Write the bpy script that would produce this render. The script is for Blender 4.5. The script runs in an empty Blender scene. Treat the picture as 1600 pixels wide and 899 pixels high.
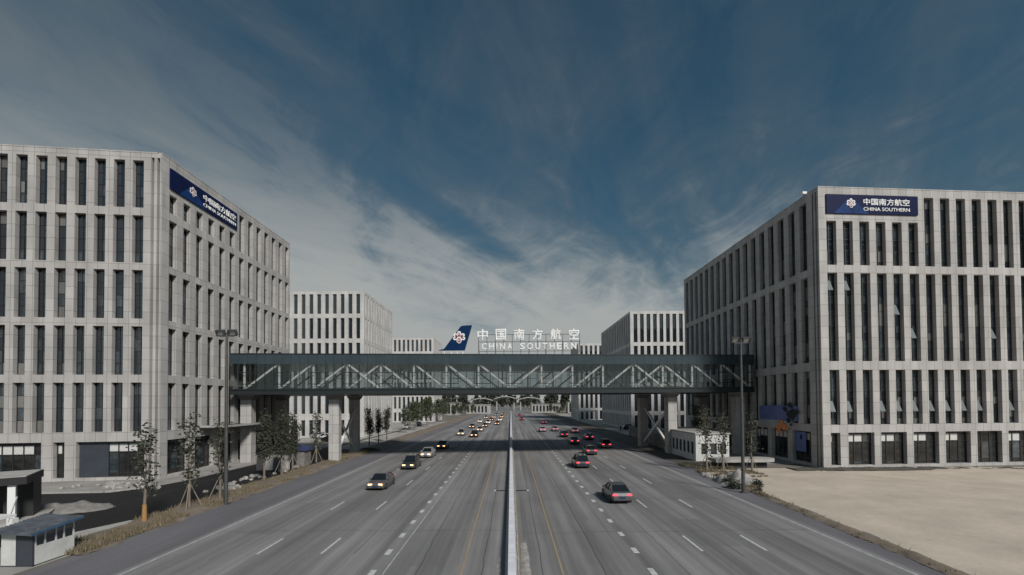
import bpy, bmesh, math, random
from mathutils import Vector, Matrix
R = math.radians
S = bpy.context.scene
COL = S.collection
random.seed(7)

# ------------------------------------------------------------------ camera
CAM_H = 8.7
cd = bpy.data.cameras.new('camera')
cam = bpy.data.objects.new('camera', cd)
COL.objects.link(cam)
cd.sensor_width = 36
cd.lens = 15.75
cd.shift_x = 2 / 1600
cd.shift_y = 0.1024
cd.clip_start = 0.5
cd.clip_end = 6000
cam.matrix_world = Matrix.Translation((0, 0, CAM_H)) @ Matrix.Rotation(R(91.2), 4, 'X') @ Matrix.Rotation(R(-0.4), 4, 'Z')
S.camera = cam

# ------------------------------------------------------------------ light
SUN_EL, SUN_A = 37.0, 33.0            # elevation; angle from straight behind the camera towards the right
sl = bpy.data.lights.new('sun', 'SUN')
sl.energy = 2.65
sl.angle = R(10.0)
sl.color = (1.0, 0.955, 0.9)
sun = bpy.data.objects.new('sun', sl)
COL.objects.link(sun)
sd = Vector((math.sin(R(SUN_A)) * math.cos(R(SUN_EL)), -math.cos(R(SUN_A)) * math.cos(R(SUN_EL)), math.sin(R(SUN_EL))))
sun.rotation_euler = sd.to_track_quat('Z', 'Y').to_euler()
sun.location = (40, -60, 80)

w = bpy.data.worlds.new('World')
S.world = w
w.use_nodes = True
nt = w.node_tree
N, L = nt.nodes, nt.links
bgn = N['Background']


def wn(t, **kw):
    n = N.new(t)
    for k, v in kw.items():
        setattr(n, k, v)
    return n


def wmath(op, a, b=None, c=None, clamp=False):
    n = N.new('ShaderNodeMath')
    n.operation = op
    n.use_clamp = clamp
    for i, v in enumerate((a, b, c)):
        if v is None:
            continue
        if isinstance(v, (int, float)):
            n.inputs[i].default_value = v
        else:
            L.new(v, n.inputs[i])
    return n.outputs[0]


def wcomb(x, y, z=0.0):
    n = N.new('ShaderNodeCombineXYZ')
    for i, v in enumerate((x, y, z)):
        if isinstance(v, (int, float)):
            n.inputs[i].default_value = v
        else:
            L.new(v, n.inputs[i])
    return n.outputs[0]


def wnoise(vec, scale, detail, rough=0.55, dist=0.0):
    n = N.new('ShaderNodeTexNoise')
    n.inputs['Scale'].default_value = scale
    n.inputs['Detail'].default_value = detail
    n.inputs['Roughness'].default_value = rough
    n.inputs['Distortion'].default_value = dist
    L.new(vec, n.inputs['Vector'])
    return n.outputs[0]


def wramp(f, a, b):
    n = N.new('ShaderNodeMapRange')
    n.interpolation_type = 'SMOOTHSTEP'
    n.inputs['From Min'].default_value = a
    n.inputs['From Max'].default_value = b
    L.new(f, n.inputs['Value'])
    return n.outputs[0]


sky = wn('ShaderNodeTexSky', sky_type='NISHITA')
sky.sun_disc = False
sky.sun_elevation = R(SUN_EL)
sky.sun_rotation = R(180 - SUN_A)
sky.air_density = 1.0
sky.dust_density = 0.6
sky.ozone_density = 3.0
tc = wn('ShaderNodeTexCoord')
sep = wn('ShaderNodeSeparateXYZ')
L.new(tc.outputs['Generated'], sep.inputs[0])
dx, dy, dz = sep.outputs
den = wmath('ADD', wmath('MAXIMUM', dz, 0.0), 0.10)
AZ = R(33)                                                          # the streaks run away towards the right
cu = wmath('DIVIDE', wmath('SUBTRACT', wmath('MULTIPLY', dx, math.cos(AZ)), wmath('MULTIPLY', dy, math.sin(AZ))), den)
cv = wmath('DIVIDE', wmath('ADD', wmath('MULTIPLY', dx, math.sin(AZ)), wmath('MULTIPLY', dy, math.cos(AZ))), den)
streak = wnoise(wcomb(wmath('MULTIPLY', cu, 2.4), wmath('MULTIPLY', cv, 0.55), 3.3), 0.9, 9, 0.60, 0.5)
broad = wnoise(wcomb(wmath('MULTIPLY', cu, 1.1), wmath('MULTIPLY', cv, 0.6), 8.1), 0.9, 4, 0.5, 0.5)
wisp = wnoise(wcomb(wmath('ADD', wmath('MULTIPLY', cu, 2.6), wmath('MULTIPLY', cv, 1.6)), wmath('SUBTRACT', wmath('MULTIPLY', cv, 1.5), wmath('MULTIPLY', cu, 0.8)), 1.7), 1.0, 9, 0.66, 0.9)
bank = wramp(wmath('MULTIPLY', cu, -1.0), 0.45, 1.75)               # the cirrus bank lies to the left of the road
low = wramp(wmath('MULTIPLY', dz, -1.0), -0.50, -0.02)
dens = wmath('ADD', wmath('MULTIPLY', bank, 0.36), wmath('MULTIPLY', low, 0.84))
dens = wmath('ADD', dens, wmath('MULTIPLY', wmath('SUBTRACT', streak, 0.5), 1.15))
dens = wmath('ADD', dens, wmath('MULTIPLY', wmath('SUBTRACT', broad, 0.5), 0.55))
dens = wmath('ADD', dens, wmath('MULTIPLY', wmath('SUBTRACT', wisp, 0.5), 0.85))
dens = wramp(dens, -0.48, 1.05)
tint = wn('ShaderNodeMix', data_type='RGBA', blend_type='MULTIPLY')
tint.inputs[0].default_value = 1.0
L.new(sky.outputs[0], tint.inputs[6])
tint.inputs[7].default_value = (0.13, 0.28, 0.28, 1)
cl = wn('ShaderNodeMix', data_type='RGBA')                          # cloud tone: paler low down
L.new(wmath('MAXIMUM', wramp(dens, 1.0, 0.3), wmath('MULTIPLY', wramp(dz, 0.22, 0.55), 0.92)), cl.inputs[0])
cl.inputs[6].default_value = (2.45, 2.58, 2.55, 1)
cl.inputs[7].default_value = (0.80, 1.0, 1.12, 1)
mx = wn('ShaderNodeMix', data_type='RGBA')
L.new(dens, mx.inputs[0])
L.new(tint.outputs[2], mx.inputs[6])
L.new(cl.outputs[2], mx.inputs[7])
L.new(mx.outputs[2], bgn.inputs[0])
bgn.inputs[1].default_value = 0.118

S.render.engine = 'CYCLES'
S.cycles.max_bounces = 6
S.cycles.transparent_max_bounces = 16
S.cycles.caustics_reflective = False
S.cycles.caustics_refractive = False
S.view_settings.view_transform = 'Standard'
S.view_settings.look = 'None'
S.view_settings.exposure = 0.35
S.view_settings.gamma = 1.0
S.view_settings.use_curve_mapping = False


# ------------------------------------------------------------------ materials
def mat(name, col, rough=0.8, metal=0.0, spec=0.5, var=0.0, vscale=1.0, bump=0.0, bscale=20.0, stretch=None, detail=6, emit=None, estr=0.0, col2=None, objrand=0.0):
    m = bpy.data.materials.new(name)
    m.use_nodes = True
    n, l = m.node_tree.nodes, m.node_tree.links
    b = n['Principled BSDF']
    b.inputs['Base Color'].default_value = (*col, 1)
    b.inputs['Roughness'].default_value = rough
    b.inputs['Metallic'].default_value = metal
    b.inputs['Specular IOR Level'].default_value = spec
    tcn = n.new('ShaderNodeTexCoord')
    vec = tcn.outputs['Object']
    if stretch:
        mp = n.new('ShaderNodeMapping')
        mp.inputs['Scale'].default_value = stretch
        l.new(vec, mp.inputs[0])
        vec = mp.outputs[0]
    if name.startswith('dark_window') or name.startswith('window_glass'):
        b.inputs['IOR'].default_value = 1.95
    out = None
    if var or col2:
        nz = n.new('ShaderNodeTexNoise')
        nz.inputs['Scale'].default_value = vscale
        nz.inputs['Detail'].default_value = detail
        nz.inputs['Roughness'].default_value = 0.62
        l.new(vec, nz.inputs['Vector'])
        mr = n.new('ShaderNodeMapRange')
        mr.inputs['From Min'].default_value = 0.3
        mr.inputs['From Max'].default_value = 0.7
        l.new(nz.outputs[0], mr.inputs['Value'])
        mxn = n.new('ShaderNodeMix')
        mxn.data_type = 'RGBA'
        l.new(mr.outputs[0], mxn.inputs[0])
        c2 = col2 if col2 else tuple(min(1, c * (1 + var)) for c in col)
        c1 = col if col2 else tuple(c * (1 - var) for c in col)
        mxn.inputs[6].default_value = (*c1, 1)
        mxn.inputs[7].default_value = (*c2, 1)
        out = mxn.outputs[2]
        l.new(out, b.inputs['Base Color'])
    if objrand:
        oi = n.new('ShaderNodeObjectInfo')
        mr = n.new('ShaderNodeMapRange')
        mr.inputs['To Min'].default_value = 1 - objrand
        mr.inputs['To Max'].default_value = 1 + objrand
        l.new(oi.outputs['Random'], mr.inputs['Value'])
        hs = n.new('ShaderNodeHueSaturation')
        l.new(mr.outputs[0], hs.inputs['Value'])
        if out:
            l.new(out, hs.inputs['Color'])
        else:
            hs.inputs['Color'].default_value = (*col, 1)
        l.new(hs.outputs[0], b.inputs['Base Color'])
    if bump:
        nb = n.new('ShaderNodeTexNoise')
        nb.inputs['Scale'].default_value = bscale
        nb.inputs['Detail'].default_value = 8
        l.new(tcn.outputs['Object'], nb.inputs['Vector'])
        bp = n.new('ShaderNodeBump')
        bp.inputs['Strength'].default_value = bump
        bp.inputs['Distance'].default_value = 0.05
        l.new(nb.outputs[0], bp.inputs['Height'])
        l.new(bp.outputs[0], b.inputs['Normal'])
    if emit:
        b.inputs['Emission Color'].default_value = (*emit, 1)
        b.inputs['Emission Strength'].default_value = estr
    return m


def stone_mat(name, c1, c2, mortar, bw=1.1, bh=1.38):
    m = bpy.data.materials.new(name)
    m.use_nodes = True
    n, l = m.node_tree.nodes, m.node_tree.links
    b = n['Principled BSDF']
    b.inputs['Roughness'].default_value = 0.72
    b.inputs['Specular IOR Level'].default_value = 0.3
    uv = n.new('ShaderNodeUVMap')
    br = n.new('ShaderNodeTexBrick')
    br.offset = 0.0
    br.inputs['Color1'].default_value = (*c1, 1)
    br.inputs['Color2'].default_value = (*c2, 1)
    br.inputs['Mortar'].default_value = (*mortar, 1)
    br.inputs['Scale'].default_value = 1.0
    br.inputs['Brick Width'].default_value = bw
    br.inputs['Row Height'].default_value = bh
    br.inputs['Mortar Size'].default_value = 0.024
    br.inputs['Mortar Smooth'].default_value = 0.2
    l.new(uv.outputs[0], br.inputs['Vector'])
    nz = n.new('ShaderNodeTexNoise')
    nz.inputs['Scale'].default_value = 0.35
    nz.inputs['Detail'].default_value = 7
    mp = n.new('ShaderNodeMapping')
    mp.inputs['Scale'].default_value = (1.6, 0.5, 1)
    l.new(uv.outputs[0], mp.inputs[0])
    l.new(mp.outputs[0], nz.inputs['Vector'])
    mr = n.new('ShaderNodeMapRange')
    mr.inputs['From Min'].default_value = 0.3
    mr.inputs['From Max'].default_value = 0.7
    mr.inputs['To Min'].default_value = 0.80
    mr.inputs['To Max'].default_value = 1.10
    l.new(nz.outputs[0], mr.inputs['Value'])
    fz = n.new('ShaderNodeTexNoise')
    fz.inputs['Scale'].default_value = 14
    fz.inputs['Detail'].default_value = 4
    l.new(uv.outputs[0], fz.inputs['Vector'])
    mf = n.new('ShaderNodeMapRange')
    mf.inputs['To Min'].default_value = 0.9
    mf.inputs['To Max'].default_value = 1.1
    l.new(fz.outputs[0], mf.inputs['Value'])
    mu = n.new('ShaderNodeMath')
    mu.operation = 'MULTIPLY'
    l.new(mr.outputs[0], mu.inputs[0])
    l.new(mf.outputs[0], mu.inputs[1])
    hs = n.new('ShaderNodeHueSaturation')
    l.new(br.outputs[0], hs.inputs['Color'])
    l.new(mu.outputs[0], hs.inputs['Value'])
    l.new(hs.outputs[0], b.inputs['Base Color'])
    return m


def clear_glass(name, tintc, refl):
    m = bpy.data.materials.new(name)
    m.use_nodes = True
    n, l = m.node_tree.nodes, m.node_tree.links
    n.remove(n['Principled BSDF'])
    tr = n.new('ShaderNodeBsdfTransparent')
    tr.inputs[0].default_value = (*tintc, 1)
    gl = n.new('ShaderNodeBsdfGlossy')
    gl.inputs['Roughness'].default_value = 0.03
    gl.inputs['Color'].default_value = (0.85, 0.95, 0.95, 1)
    lw = n.new('ShaderNodeLayerWeight')
    lw.inputs[0].default_value = 0.35
    mr = n.new('ShaderNodeMapRange')
    mr.inputs['To Min'].default_value = refl
    mr.inputs['To Max'].default_value = 0.55
    l.new(lw.outputs['Fresnel'], mr.inputs['Value'])
    mxs = n.new('ShaderNodeMixShader')
    l.new(mr.outputs[0], mxs.inputs[0])
    l.new(tr.outputs[0], mxs.inputs[1])
    l.new(gl.outputs[0], mxs.inputs[2])
    l.new(mxs.outputs[0], n['Material Output'].inputs[0])
    return m


M = {}
M['stone'] = stone_mat('warm_grey_stone', (0.485, 0.466, 0.45), (0.415, 0.398, 0.384), (0.22, 0.21, 0.20))
M['stone2'] = stone_mat('pale_stone', (0.60, 0.585, 0.565), (0.56, 0.545, 0.525), (0.40, 0.39, 0.375))
M['roofgrey'] = mat('roof_membrane', (0.25, 0.25, 0.25), 0.9, var=0.15, vscale=0.5)
M['glassd'] = mat('dark_window_glass', (0.010, 0.017, 0.024), 0.05, spec=0.6, objrand=0.4)
M['glassm'] = mat('window_glass_with_room_behind', (0.035, 0.046, 0.054), 0.06, spec=0.6, var=0.75, vscale=1.3, objrand=0.5)
M['glassl'] = mat('window_glass_with_drawn_curtain', (0.15, 0.15, 0.145), 0.1, spec=0.5, var=0.2, vscale=2.0, stretch=(6, 6, .4), objrand=0.3)
M['shopglass'] = mat('shop_front_glass', (0.006, 0.007, 0.008), 0.04, spec=0.45, col2=(0.045, 0.045, 0.043), vscale=1.1, detail=8)
M['blind'] = mat('white_blind', (0.60, 0.60, 0.58), 0.5, var=0.1, vscale=3)
M['frame'] = mat('dark_window_frame', (0.02, 0.021, 0.022), 0.4, metal=0.3)
M['sash'] = mat('sash_glass', (0.17, 0.19, 0.19), 0.2, spec=0.6)
M['navy'] = mat('navy_sign_panel', (0.005, 0.009, 0.05), 0.4, spec=0.15, var=0.15, vscale=0.5)
M['ridge'] = mat('sign_print_blue', (0.010, 0.035, 0.13), 0.4, spec=0.15, var=0.5, vscale=0.7)
M['white'] = mat('white_paint', (0.8, 0.8, 0.79), 0.5)
M['signwhite'] = mat('white_sign_letter', (0.85, 0.85, 0.84), 0.35)
M['red'] = mat('emblem_red', (0.30, 0.03, 0.05), 0.4)
M['fin'] = mat('fin_blue', (0.002, 0.024, 0.085), 0.4, spec=0.2, var=0.12, vscale=0.6)
M['teal'] = mat('dark_teal_panel', (0.036, 0.054, 0.064), 0.25, spec=0.6, var=0.25, vscale=0.25)
M['steel'] = mat('dark_steel', (0.022, 0.028, 0.03), 0.45, metal=0.2)
M['whitesteel'] = mat('white_steel', (0.84, 0.84, 0.82), 0.4)
M['bglass'] = clear_glass('bridge_glass', (0.98, 0.985, 0.98), 0.03)
M['bglass2'] = clear_glass('bridge_rear_glass', (0.60, 0.63, 0.64), 0.03)
M['floor'] = mat('bridge_floor', (0.10, 0.11, 0.11), 0.6)
M['greysteel'] = mat('galvanised_steel', (0.085, 0.085, 0.085), 0.5, metal=0.3, var=0.2, vscale=2)
M['lens'] = mat('lamp_lens', (0.55, 0.56, 0.55), 0.15)
M['concrete'] = mat('concrete', (0.38, 0.365, 0.345), 0.9, var=0.2, vscale=0.8, bump=0.3, bscale=9)
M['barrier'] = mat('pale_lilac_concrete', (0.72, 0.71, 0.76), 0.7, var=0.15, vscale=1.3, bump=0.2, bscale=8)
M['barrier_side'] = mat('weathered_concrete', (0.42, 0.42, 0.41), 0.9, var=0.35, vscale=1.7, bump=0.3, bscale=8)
M['bark'] = mat('bark', (0.20, 0.17, 0.14), 0.95, var=0.35, vscale=4, stretch=(4, 4, 1))
M['wrap'] = mat('orange_trunk_wrap', (0.36, 0.21, 0.08), 0.9, var=0.3, vscale=8)
M['limb'] = mat('twig', (0.13, 0.11, 0.09), 0.95, var=0.3, vscale=5)
M['leaf'] = mat('leaf_dull_green', (0.046, 0.050, 0.032), 0.7, var=0.5, vscale=1.2)
M['leaf2'] = mat('leaf_green', (0.052, 0.066, 0.032), 0.7, var=0.45, vscale=1.0)
M['leafd'] = mat('leaf_dark', (0.040, 0.046, 0.030), 0.75, var=0.5, vscale=0.6)
M['wood'] = mat('stake_wood', (0.28, 0.24, 0.19), 0.9)
M['rock'] = mat('broken_stone', (0.34, 0.32, 0.30), 0.95, var=0.4, vscale=1.5, bump=0.6, bscale=5)
M['gravel'] = mat('grey_gravel', (0.17, 0.16, 0.15), 0.95, col2=(0.32, 0.30, 0.28), vscale=2.6, bump=0.9, bscale=7, detail=10)
M['bluepanel'] = mat('blue_banner', (0.11, 0.15, 0.36), 0.45, var=0.15, vscale=0.6)
M['paleblue'] = mat('pale_banner', (0.36, 0.39, 0.40), 0.5, var=0.3, vscale=1.5)
M['orange'] = mat('orange_print', (0.7, 0.24, 0.08), 0.5, var=0.35, vscale=3)
M['blueroof'] = mat('blue_roof_sheet', (0.035, 0.045, 0.13), 0.45, var=0.25, vscale=1)
M['skyblueroof'] = mat('bright_blue_roof_edge', (0.05, 0.11, 0.19), 0.4, var=0.2, vscale=2)
M['kioskroof'] = mat('slate_blue_corrugated_roof', (0.12, 0.135, 0.16), 0.45, metal=0.2, var=0.45, vscale=1.4)
M['kioskwhite'] = mat('kiosk_white_panel', (0.60, 0.60, 0.58), 0.6, var=0.15, vscale=1.2)
M['kioskdark'] = mat('kiosk_slate_door', (0.045, 0.052, 0.065), 0.5, var=0.15, vscale=1)
M['blackwall'] = mat('black_cladding', (0.016, 0.016, 0.017), 0.6, var=0.2, vscale=0.7)
M['greywall'] = mat('grey_stone_wall', (0.20, 0.19, 0.18), 0.9, var=0.3, vscale=1.2, bump=0.4, bscale=6)
M['tyre'] = mat('tyre_rubber', (0.02, 0.02, 0.02), 0.85)
M['rim'] = mat('alloy_rim', (0.35, 0.35, 0.36), 0.3, metal=0.8)
M['carglass'] = mat('car_glass', (0.012, 0.015, 0.018), 0.04, spec=0.8)
M['plate'] = mat('number_plate', (0.02, 0.035, 0.11), 0.4)
M['headlamp'] = mat('headlamp_lit', (0.9, 0.8, 0.6), 0.2, emit=(1.0, 0.46, 0.16), estr=3.2)
M['headoff'] = mat('headlamp_off', (0.6, 0.6, 0.6), 0.1)
M['taillamp'] = mat('tail_lamp_lit', (0.5, 0.02, 0.03), 0.2, emit=(1.0, 0.07, 0.10), estr=1.6)
M['tailoff'] = mat('tail_lamp_off', (0.3, 0.02, 0.02), 0.2)
CARC = {'grey': (0.10, 0.10, 0.105), 'silver': (0.34, 0.34, 0.35), 'white': (0.70, 0.70, 0.69), 'black': (0.018, 0.018, 0.02), 'dark grey': (0.05, 0.05, 0.053), 'dark blue': (0.02, 0.03, 0.08)}
for k_, c_ in CARC.items():
    M['car_' + k_] = mat('car_paint_' + k_.replace(' ', '_'), c_, 0.34, metal=0.1, spec=0.5)
    M['car_' + k_].node_tree.nodes['Principled BSDF'].inputs['Coat Weight'].default_value = 0.5


def asphalt(name, base, track, blot, joint):
    """worn asphalt: wheel tracks run along the lanes, patches and fine aggregate"""
    m = bpy.data.materials.new(name)
    m.use_nodes = True
    n, l = m.node_tree.nodes, m.node_tree.links
    b = n['Principled BSDF']
    b.inputs['Roughness'].default_value = 0.85
    b.inputs['Specular IOR Level'].default_value = 0.25
    t = n.new('ShaderNodeTexCoord')

    def noise(sc, det, scale, ro=0.6):
        mp = n.new('ShaderNodeMapping')
        mp.inputs['Scale'].default_value = sc
        l.new(t.outputs['Object'], mp.inputs[0])
        z = n.new('ShaderNodeTexNoise')
        z.inputs['Scale'].default_value = scale
        z.inputs['Detail'].default_value = det
        z.inputs['Roughness'].default_value = ro
        l.new(mp.outputs[0], z.inputs['Vector'])
        return z.outputs[0]

    def rng(f, a, bb, lo, hi):
        q = n.new('ShaderNodeMapRange')
        q.inputs['From Min'].default_value = a
        q.inputs['From Max'].default_value = bb
        q.inputs['To Min'].default_value = lo
        q.inputs['To Max'].default_value = hi
        l.new(f, q.inputs['Value'])
        return q.outputs[0]

    def mul(a, bb):
        q = n.new('ShaderNodeMath')
        q.operation = 'MULTIPLY'
        l.new(a, q.inputs[0])
        l.new(bb, q.inputs[1])
        return q.outputs[0]
    f = rng(noise((0.9, 0.012, 1), 4, 1.0), 0.35, 0.65, 1 - track, 1 + track)
    f = mul(f, rng(noise((0.22, 0.06, 1), 6, 1.0), 0.3, 0.7, 1 - blot, 1 + blot))
    f = mul(f, rng(noise((1, 1, 1), 3, 9.0), 0.3, 0.7, 0.92, 1.08))
    f = mul(f, rng(noise((1, 1, 1), 5, 45.0), 0.3, 0.7, 0.88, 1.12))
    f = mul(f, rng(noise((0.6, 2.4, 1), 8, 0.8, 0.75), 0.62, 0.72, 1.0, 1 - joint))
    hs = n.new('ShaderNodeHueSaturation')
    hs.inputs['Color'].default_value = (*base, 1)
    l.new(f, hs.inputs['Value'])
    l.new(hs.outputs[0], b.inputs['Base Color'])
    return m


M['asphalt'] = asphalt('worn_asphalt', (0.205, 0.200, 0.199), 0.30, 0.20, 0.16)
M['shoulder'] = asphalt('bluish_shoulder_asphalt', (0.158, 0.153, 0.165), 0.10, 0.18, 0.15)
M['newasphalt'] = asphalt('fresh_black_asphalt', (0.019, 0.019, 0.019), 0.15, 0.35, 0.1)
M['patch'] = asphalt('patched_asphalt', (0.182, 0.178, 0.177), 0.2, 0.15, 0.1)
M['seal'] = mat('crack_seal', (0.075, 0.074, 0.074), 0.7, var=.3, vscale=2)
M['paint'] = mat('road_paint_white', (0.54, 0.54, 0.54), 0.7, var=0.28, vscale=3, detail=8)
M['paintworn'] = mat('road_paint_worn', (0.24, 0.24, 0.24), 0.8, col2=(0.5, 0.5, 0.5), vscale=2.2, detail=9)
M['yellow'] = mat('road_paint_yellow', (0.42, 0.31, 0.175), 0.85, col2=(0.27, 0.215, 0.15), vscale=1.6, detail=9, stretch=(1, .3, 1))
M['wornyellow'] = mat('road_paint_yellow_worn', (0.185, 0.175, 0.165), 0.85, col2=(0.30, 0.25, 0.19), vscale=1.3, detail=9)
M['pave'] = mat('pale_paving', (0.30, 0.285, 0.265), 0.9, var=0.28, vscale=0.35, bump=0.2, bscale=5)
M['pave2'] = mat('grey_paving', (0.34, 0.325, 0.30), 0.9, var=0.25, vscale=0.22, bump=0.2, bscale=5)
M['kerb'] = mat('kerb_stone', (0.36, 0.35, 0.335), 0.85, var=0.2, vscale=2)
M['sand'] = mat('packed_sand', (0.52, 0.445, 0.365), 0.95, var=0.16, vscale=0.22, bump=0.6, bscale=2.2, detail=12)
M['soil'] = mat('brown_soil', (0.12, 0.10, 0.08), 0.95, col2=(0.25, 0.20, 0.15), vscale=0.7, bump=0.6, bscale=3, detail=9)
M['earth'] = mat('earth', (0.13, 0.12, 0.10), 0.95, col2=(0.22, 0.20, 0.17), vscale=0.05, detail=9)
M['darkgrass'] = mat('dark_verge', (0.060, 0.056, 0.044), 0.95, col2=(0.115, 0.10, 0.080), vscale=0.5, bump=0.6, bscale=3, detail=9)
M['drygrass'] = mat('dry_grass', (0.27, 0.20, 0.125), 0.9, col2=(0.15, 0.12, 0.07), vscale=0.7)
M['drygreen'] = mat('dull_weeds', (0.10, 0.095, 0.06), 0.9, col2=(0.20, 0.175, 0.12), vscale=0.8)


# ------------------------------------------------------------------ mesh helpers
class MB:
    def __init__(s):
        s.v, s.f, s.m, s.uv = [], [], [], []

    def face(s, pts, m=0, uv=None):
        i = len(s.v)
        s.v += [tuple(p) for p in pts]
        s.f.append(tuple(range(i, i + len(pts))))
        s.m.append(m)
        s.uv.append(uv if uv else [(0, 0)] * len(pts))

    def box(s, x0, x1, y0, y1, z0, z1, m=0, T=None):
        P = [Vector((x, y, z)) for x in (x0, x1) for y in (y0, y1) for z in (z0, z1)]
        if T is not None:
            P = [T @ p for p in P]
        dims = ((x1 - x0), (y1 - y0), (z1 - z0))
        for q, (a, b) in (((0, 1, 3, 2), (1, 2)), ((4, 6, 7, 5), (1, 2)), ((0, 4, 5, 1), (0, 2)), ((2, 3, 7, 6), (0, 2)), ((0, 2, 6, 4), (0, 1)), ((1, 5, 7, 3), (0, 1))):
            org = ((x0, y0, z0), (x1, y1, z1))
            loc = [((x0, x1)[k >> 2], (y0, y1)[(k >> 1) & 1], (z0, z1)[k & 1]) for k in q]
            s.face([P[k] for k in q], m, [(c[a], c[b]) for c in loc])

    def tube(s, p0, p1, r0, r1=None, n=8, m=0, caps=True):
        p0, p1 = Vector(p0), Vector(p1)
        r1 = r0 if r1 is None else r1
        d = (p1 - p0)
        if d.length < 1e-6:
            return
        q = d.to_track_quat('Z', 'Y')
        A = [p0 + q @ Vector((math.cos(2 * math.pi * k / n) * r0, math.sin(2 * math.pi * k / n) * r0, 0)) for k in range(n)]
        B = [p1 + q @ Vector((math.cos(2 * math.pi * k / n) * r1, math.sin(2 * math.pi * k / n) * r1, 0)) for k in range(n)]
        for k in range(n):
            j = (k + 1) % n
            s.face([A[k], A[j], B[j], B[k]], m)
        if caps:
            s.face(A[::-1], m)
            s.face(B, m)

    def bar(s, p0, p1, wx, wy, m=0):
        """rectangular bar between two points"""
        p0, p1 = Vector(p0), Vector(p1)
        d = p1 - p0
        q = d.to_track_quat('Z', 'Y').to_matrix().to_4x4()
        s.box(-wx / 2, wx / 2, -wy / 2, wy / 2, 0, d.length, m, Matrix.Translation(p0) @ q)

    def prism(s, poly, f, d0, d1, m=0, ms=None):
        """2D polygon extruded: f(a, b, d) -> 3D point"""
        a = [f(p[0], p[1], d0) for p in poly]
        b = [f(p[0], p[1], d1) for p in poly]
        s.face(a, m)
        s.face(b[::-1], m)
        n = len(poly)
        for k in range(n):
            j = (k + 1) % n
            s.face([a[k], b[k], b[j], a[j]], m if ms is None else ms)

    def data(s, name, mats, merge=False, smooth=False):
        me = bpy.data.meshes.new(name)
        me.from_pydata([tuple(v) for v in s.v], [], s.f)
        for q in mats:
            me.materials.append(q)
        me.polygons.foreach_set('material_index', s.m)
        ul = me.uv_layers.new(name='UVMap')
        flat = []
        for u in s.uv:
            for c in u:
                flat += [c[0], c[1]]
        ul.data.foreach_set('uv', flat)
        if merge:
            bm = bmesh.new()
            bm.from_mesh(me)
            bmesh.ops.remove_doubles(bm, verts=bm.verts, dist=0.0005)
            bmesh.ops.recalc_face_normals(bm, faces=bm.faces)
            bm.to_mesh(me)
            bm.free()
        if smooth:
            me.polygons.foreach_set('use_smooth', [True] * len(me.polygons))
        me.update()
        return me

    def build(s, name, mats, parent=None, world=True, **kw):
        if not isinstance(mats, (list, tuple)):
            mats = [mats]
        return link(name, s.data(name, mats, **kw), parent, world)


def root_of(o):
    while o.parent:
        o = o.parent
    return o


def link(name, me, parent=None, world=False, loc=None, rz=0.0):
    o = bpy.data.objects.new(name, me)
    COL.objects.link(o)
    if parent:
        o.parent = parent
        if world and parent.parent is None:
            o.location = -parent.location
    if loc is not None:
        o.location = loc
    o.rotation_euler.z = rz
    return o


def thing(name, label, cat, loc=(0, 0, 0), rz=0.0, group=None):
    o = bpy.data.objects.new(name, None)
    COL.objects.link(o)
    o.empty_display_size = 0.3
    o.location = loc
    o.rotation_euler.z = rz
    return tag(o, label, cat, group)


def tag(o, label, cat, group=None):
    o['label'] = label
    o['category'] = cat
    if group:
        o['group'] = group
    return o


def struct(o, kind='structure'):
    o['kind'] = kind
    return o


def dup(o, loc, rz, label=None, parent=None):
    c = o.copy()
    COL.objects.link(c)
    if parent:
        c.parent = parent
    else:
        c.location = loc
        c.rotation_euler.z = rz
        if label:
            c['label'] = label
    for ch in list(o.children):
        dup(ch, None, 0, None, c)
    return c


DG = bpy.context.evaluated_depsgraph_get


def text_mesh(s, size, extrude, embolden=0.0, width=None, height=None, mats=()):
    """text as a mesh, lower left corner at 0,0, x right, y up"""
    c = bpy.data.curves.new('txt', 'FONT')
    c.body = s
    c.size = size
    c.extrude = extrude
    c.bevel_depth = embolden
    c.bevel_resolution = 0
    c.resolution_u = 3
    o = bpy.data.objects.new('txt', c)
    COL.objects.link(o)
    bpy.context.view_layer.update()
    dg = DG()
    me = bpy.data.meshes.new_from_object(o.evaluated_get(dg))
    bpy.data.objects.remove(o)
    bpy.data.curves.remove(c)
    xs = [v.co.x for v in me.vertices]
    ys = [v.co.y for v in me.vertices]
    x0, x1, y0, y1 = min(xs), max(xs), min(ys), max(ys)
    sx = width / (x1 - x0) if width else 1
    sy = height / (y1 - y0) if height else (sx if width else 1)
    if height and not width:
        sx = sy
    for v in me.vertices:
        v.co = ((v.co.x - x0) * sx, (v.co.y - y0) * sy, v.co.z)
    me.materials.clear()
    for q in mats:
        me.materials.append(q)
    return me


def frame_matrix(O, ud, z):
    """local x along the facade, y up, z out of the facade"""
    u = Vector((ud[0], ud[1], 0)).normalized()
    nrm = u.cross(Vector((0, 0, 1)))
    m = Matrix(((u.x, 0, nrm.x, O[0]), (u.y, 0, nrm.y, O[1]), (u.z, 1, nrm.z, z), (0, 0, 0, 1)))
    return m


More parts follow.
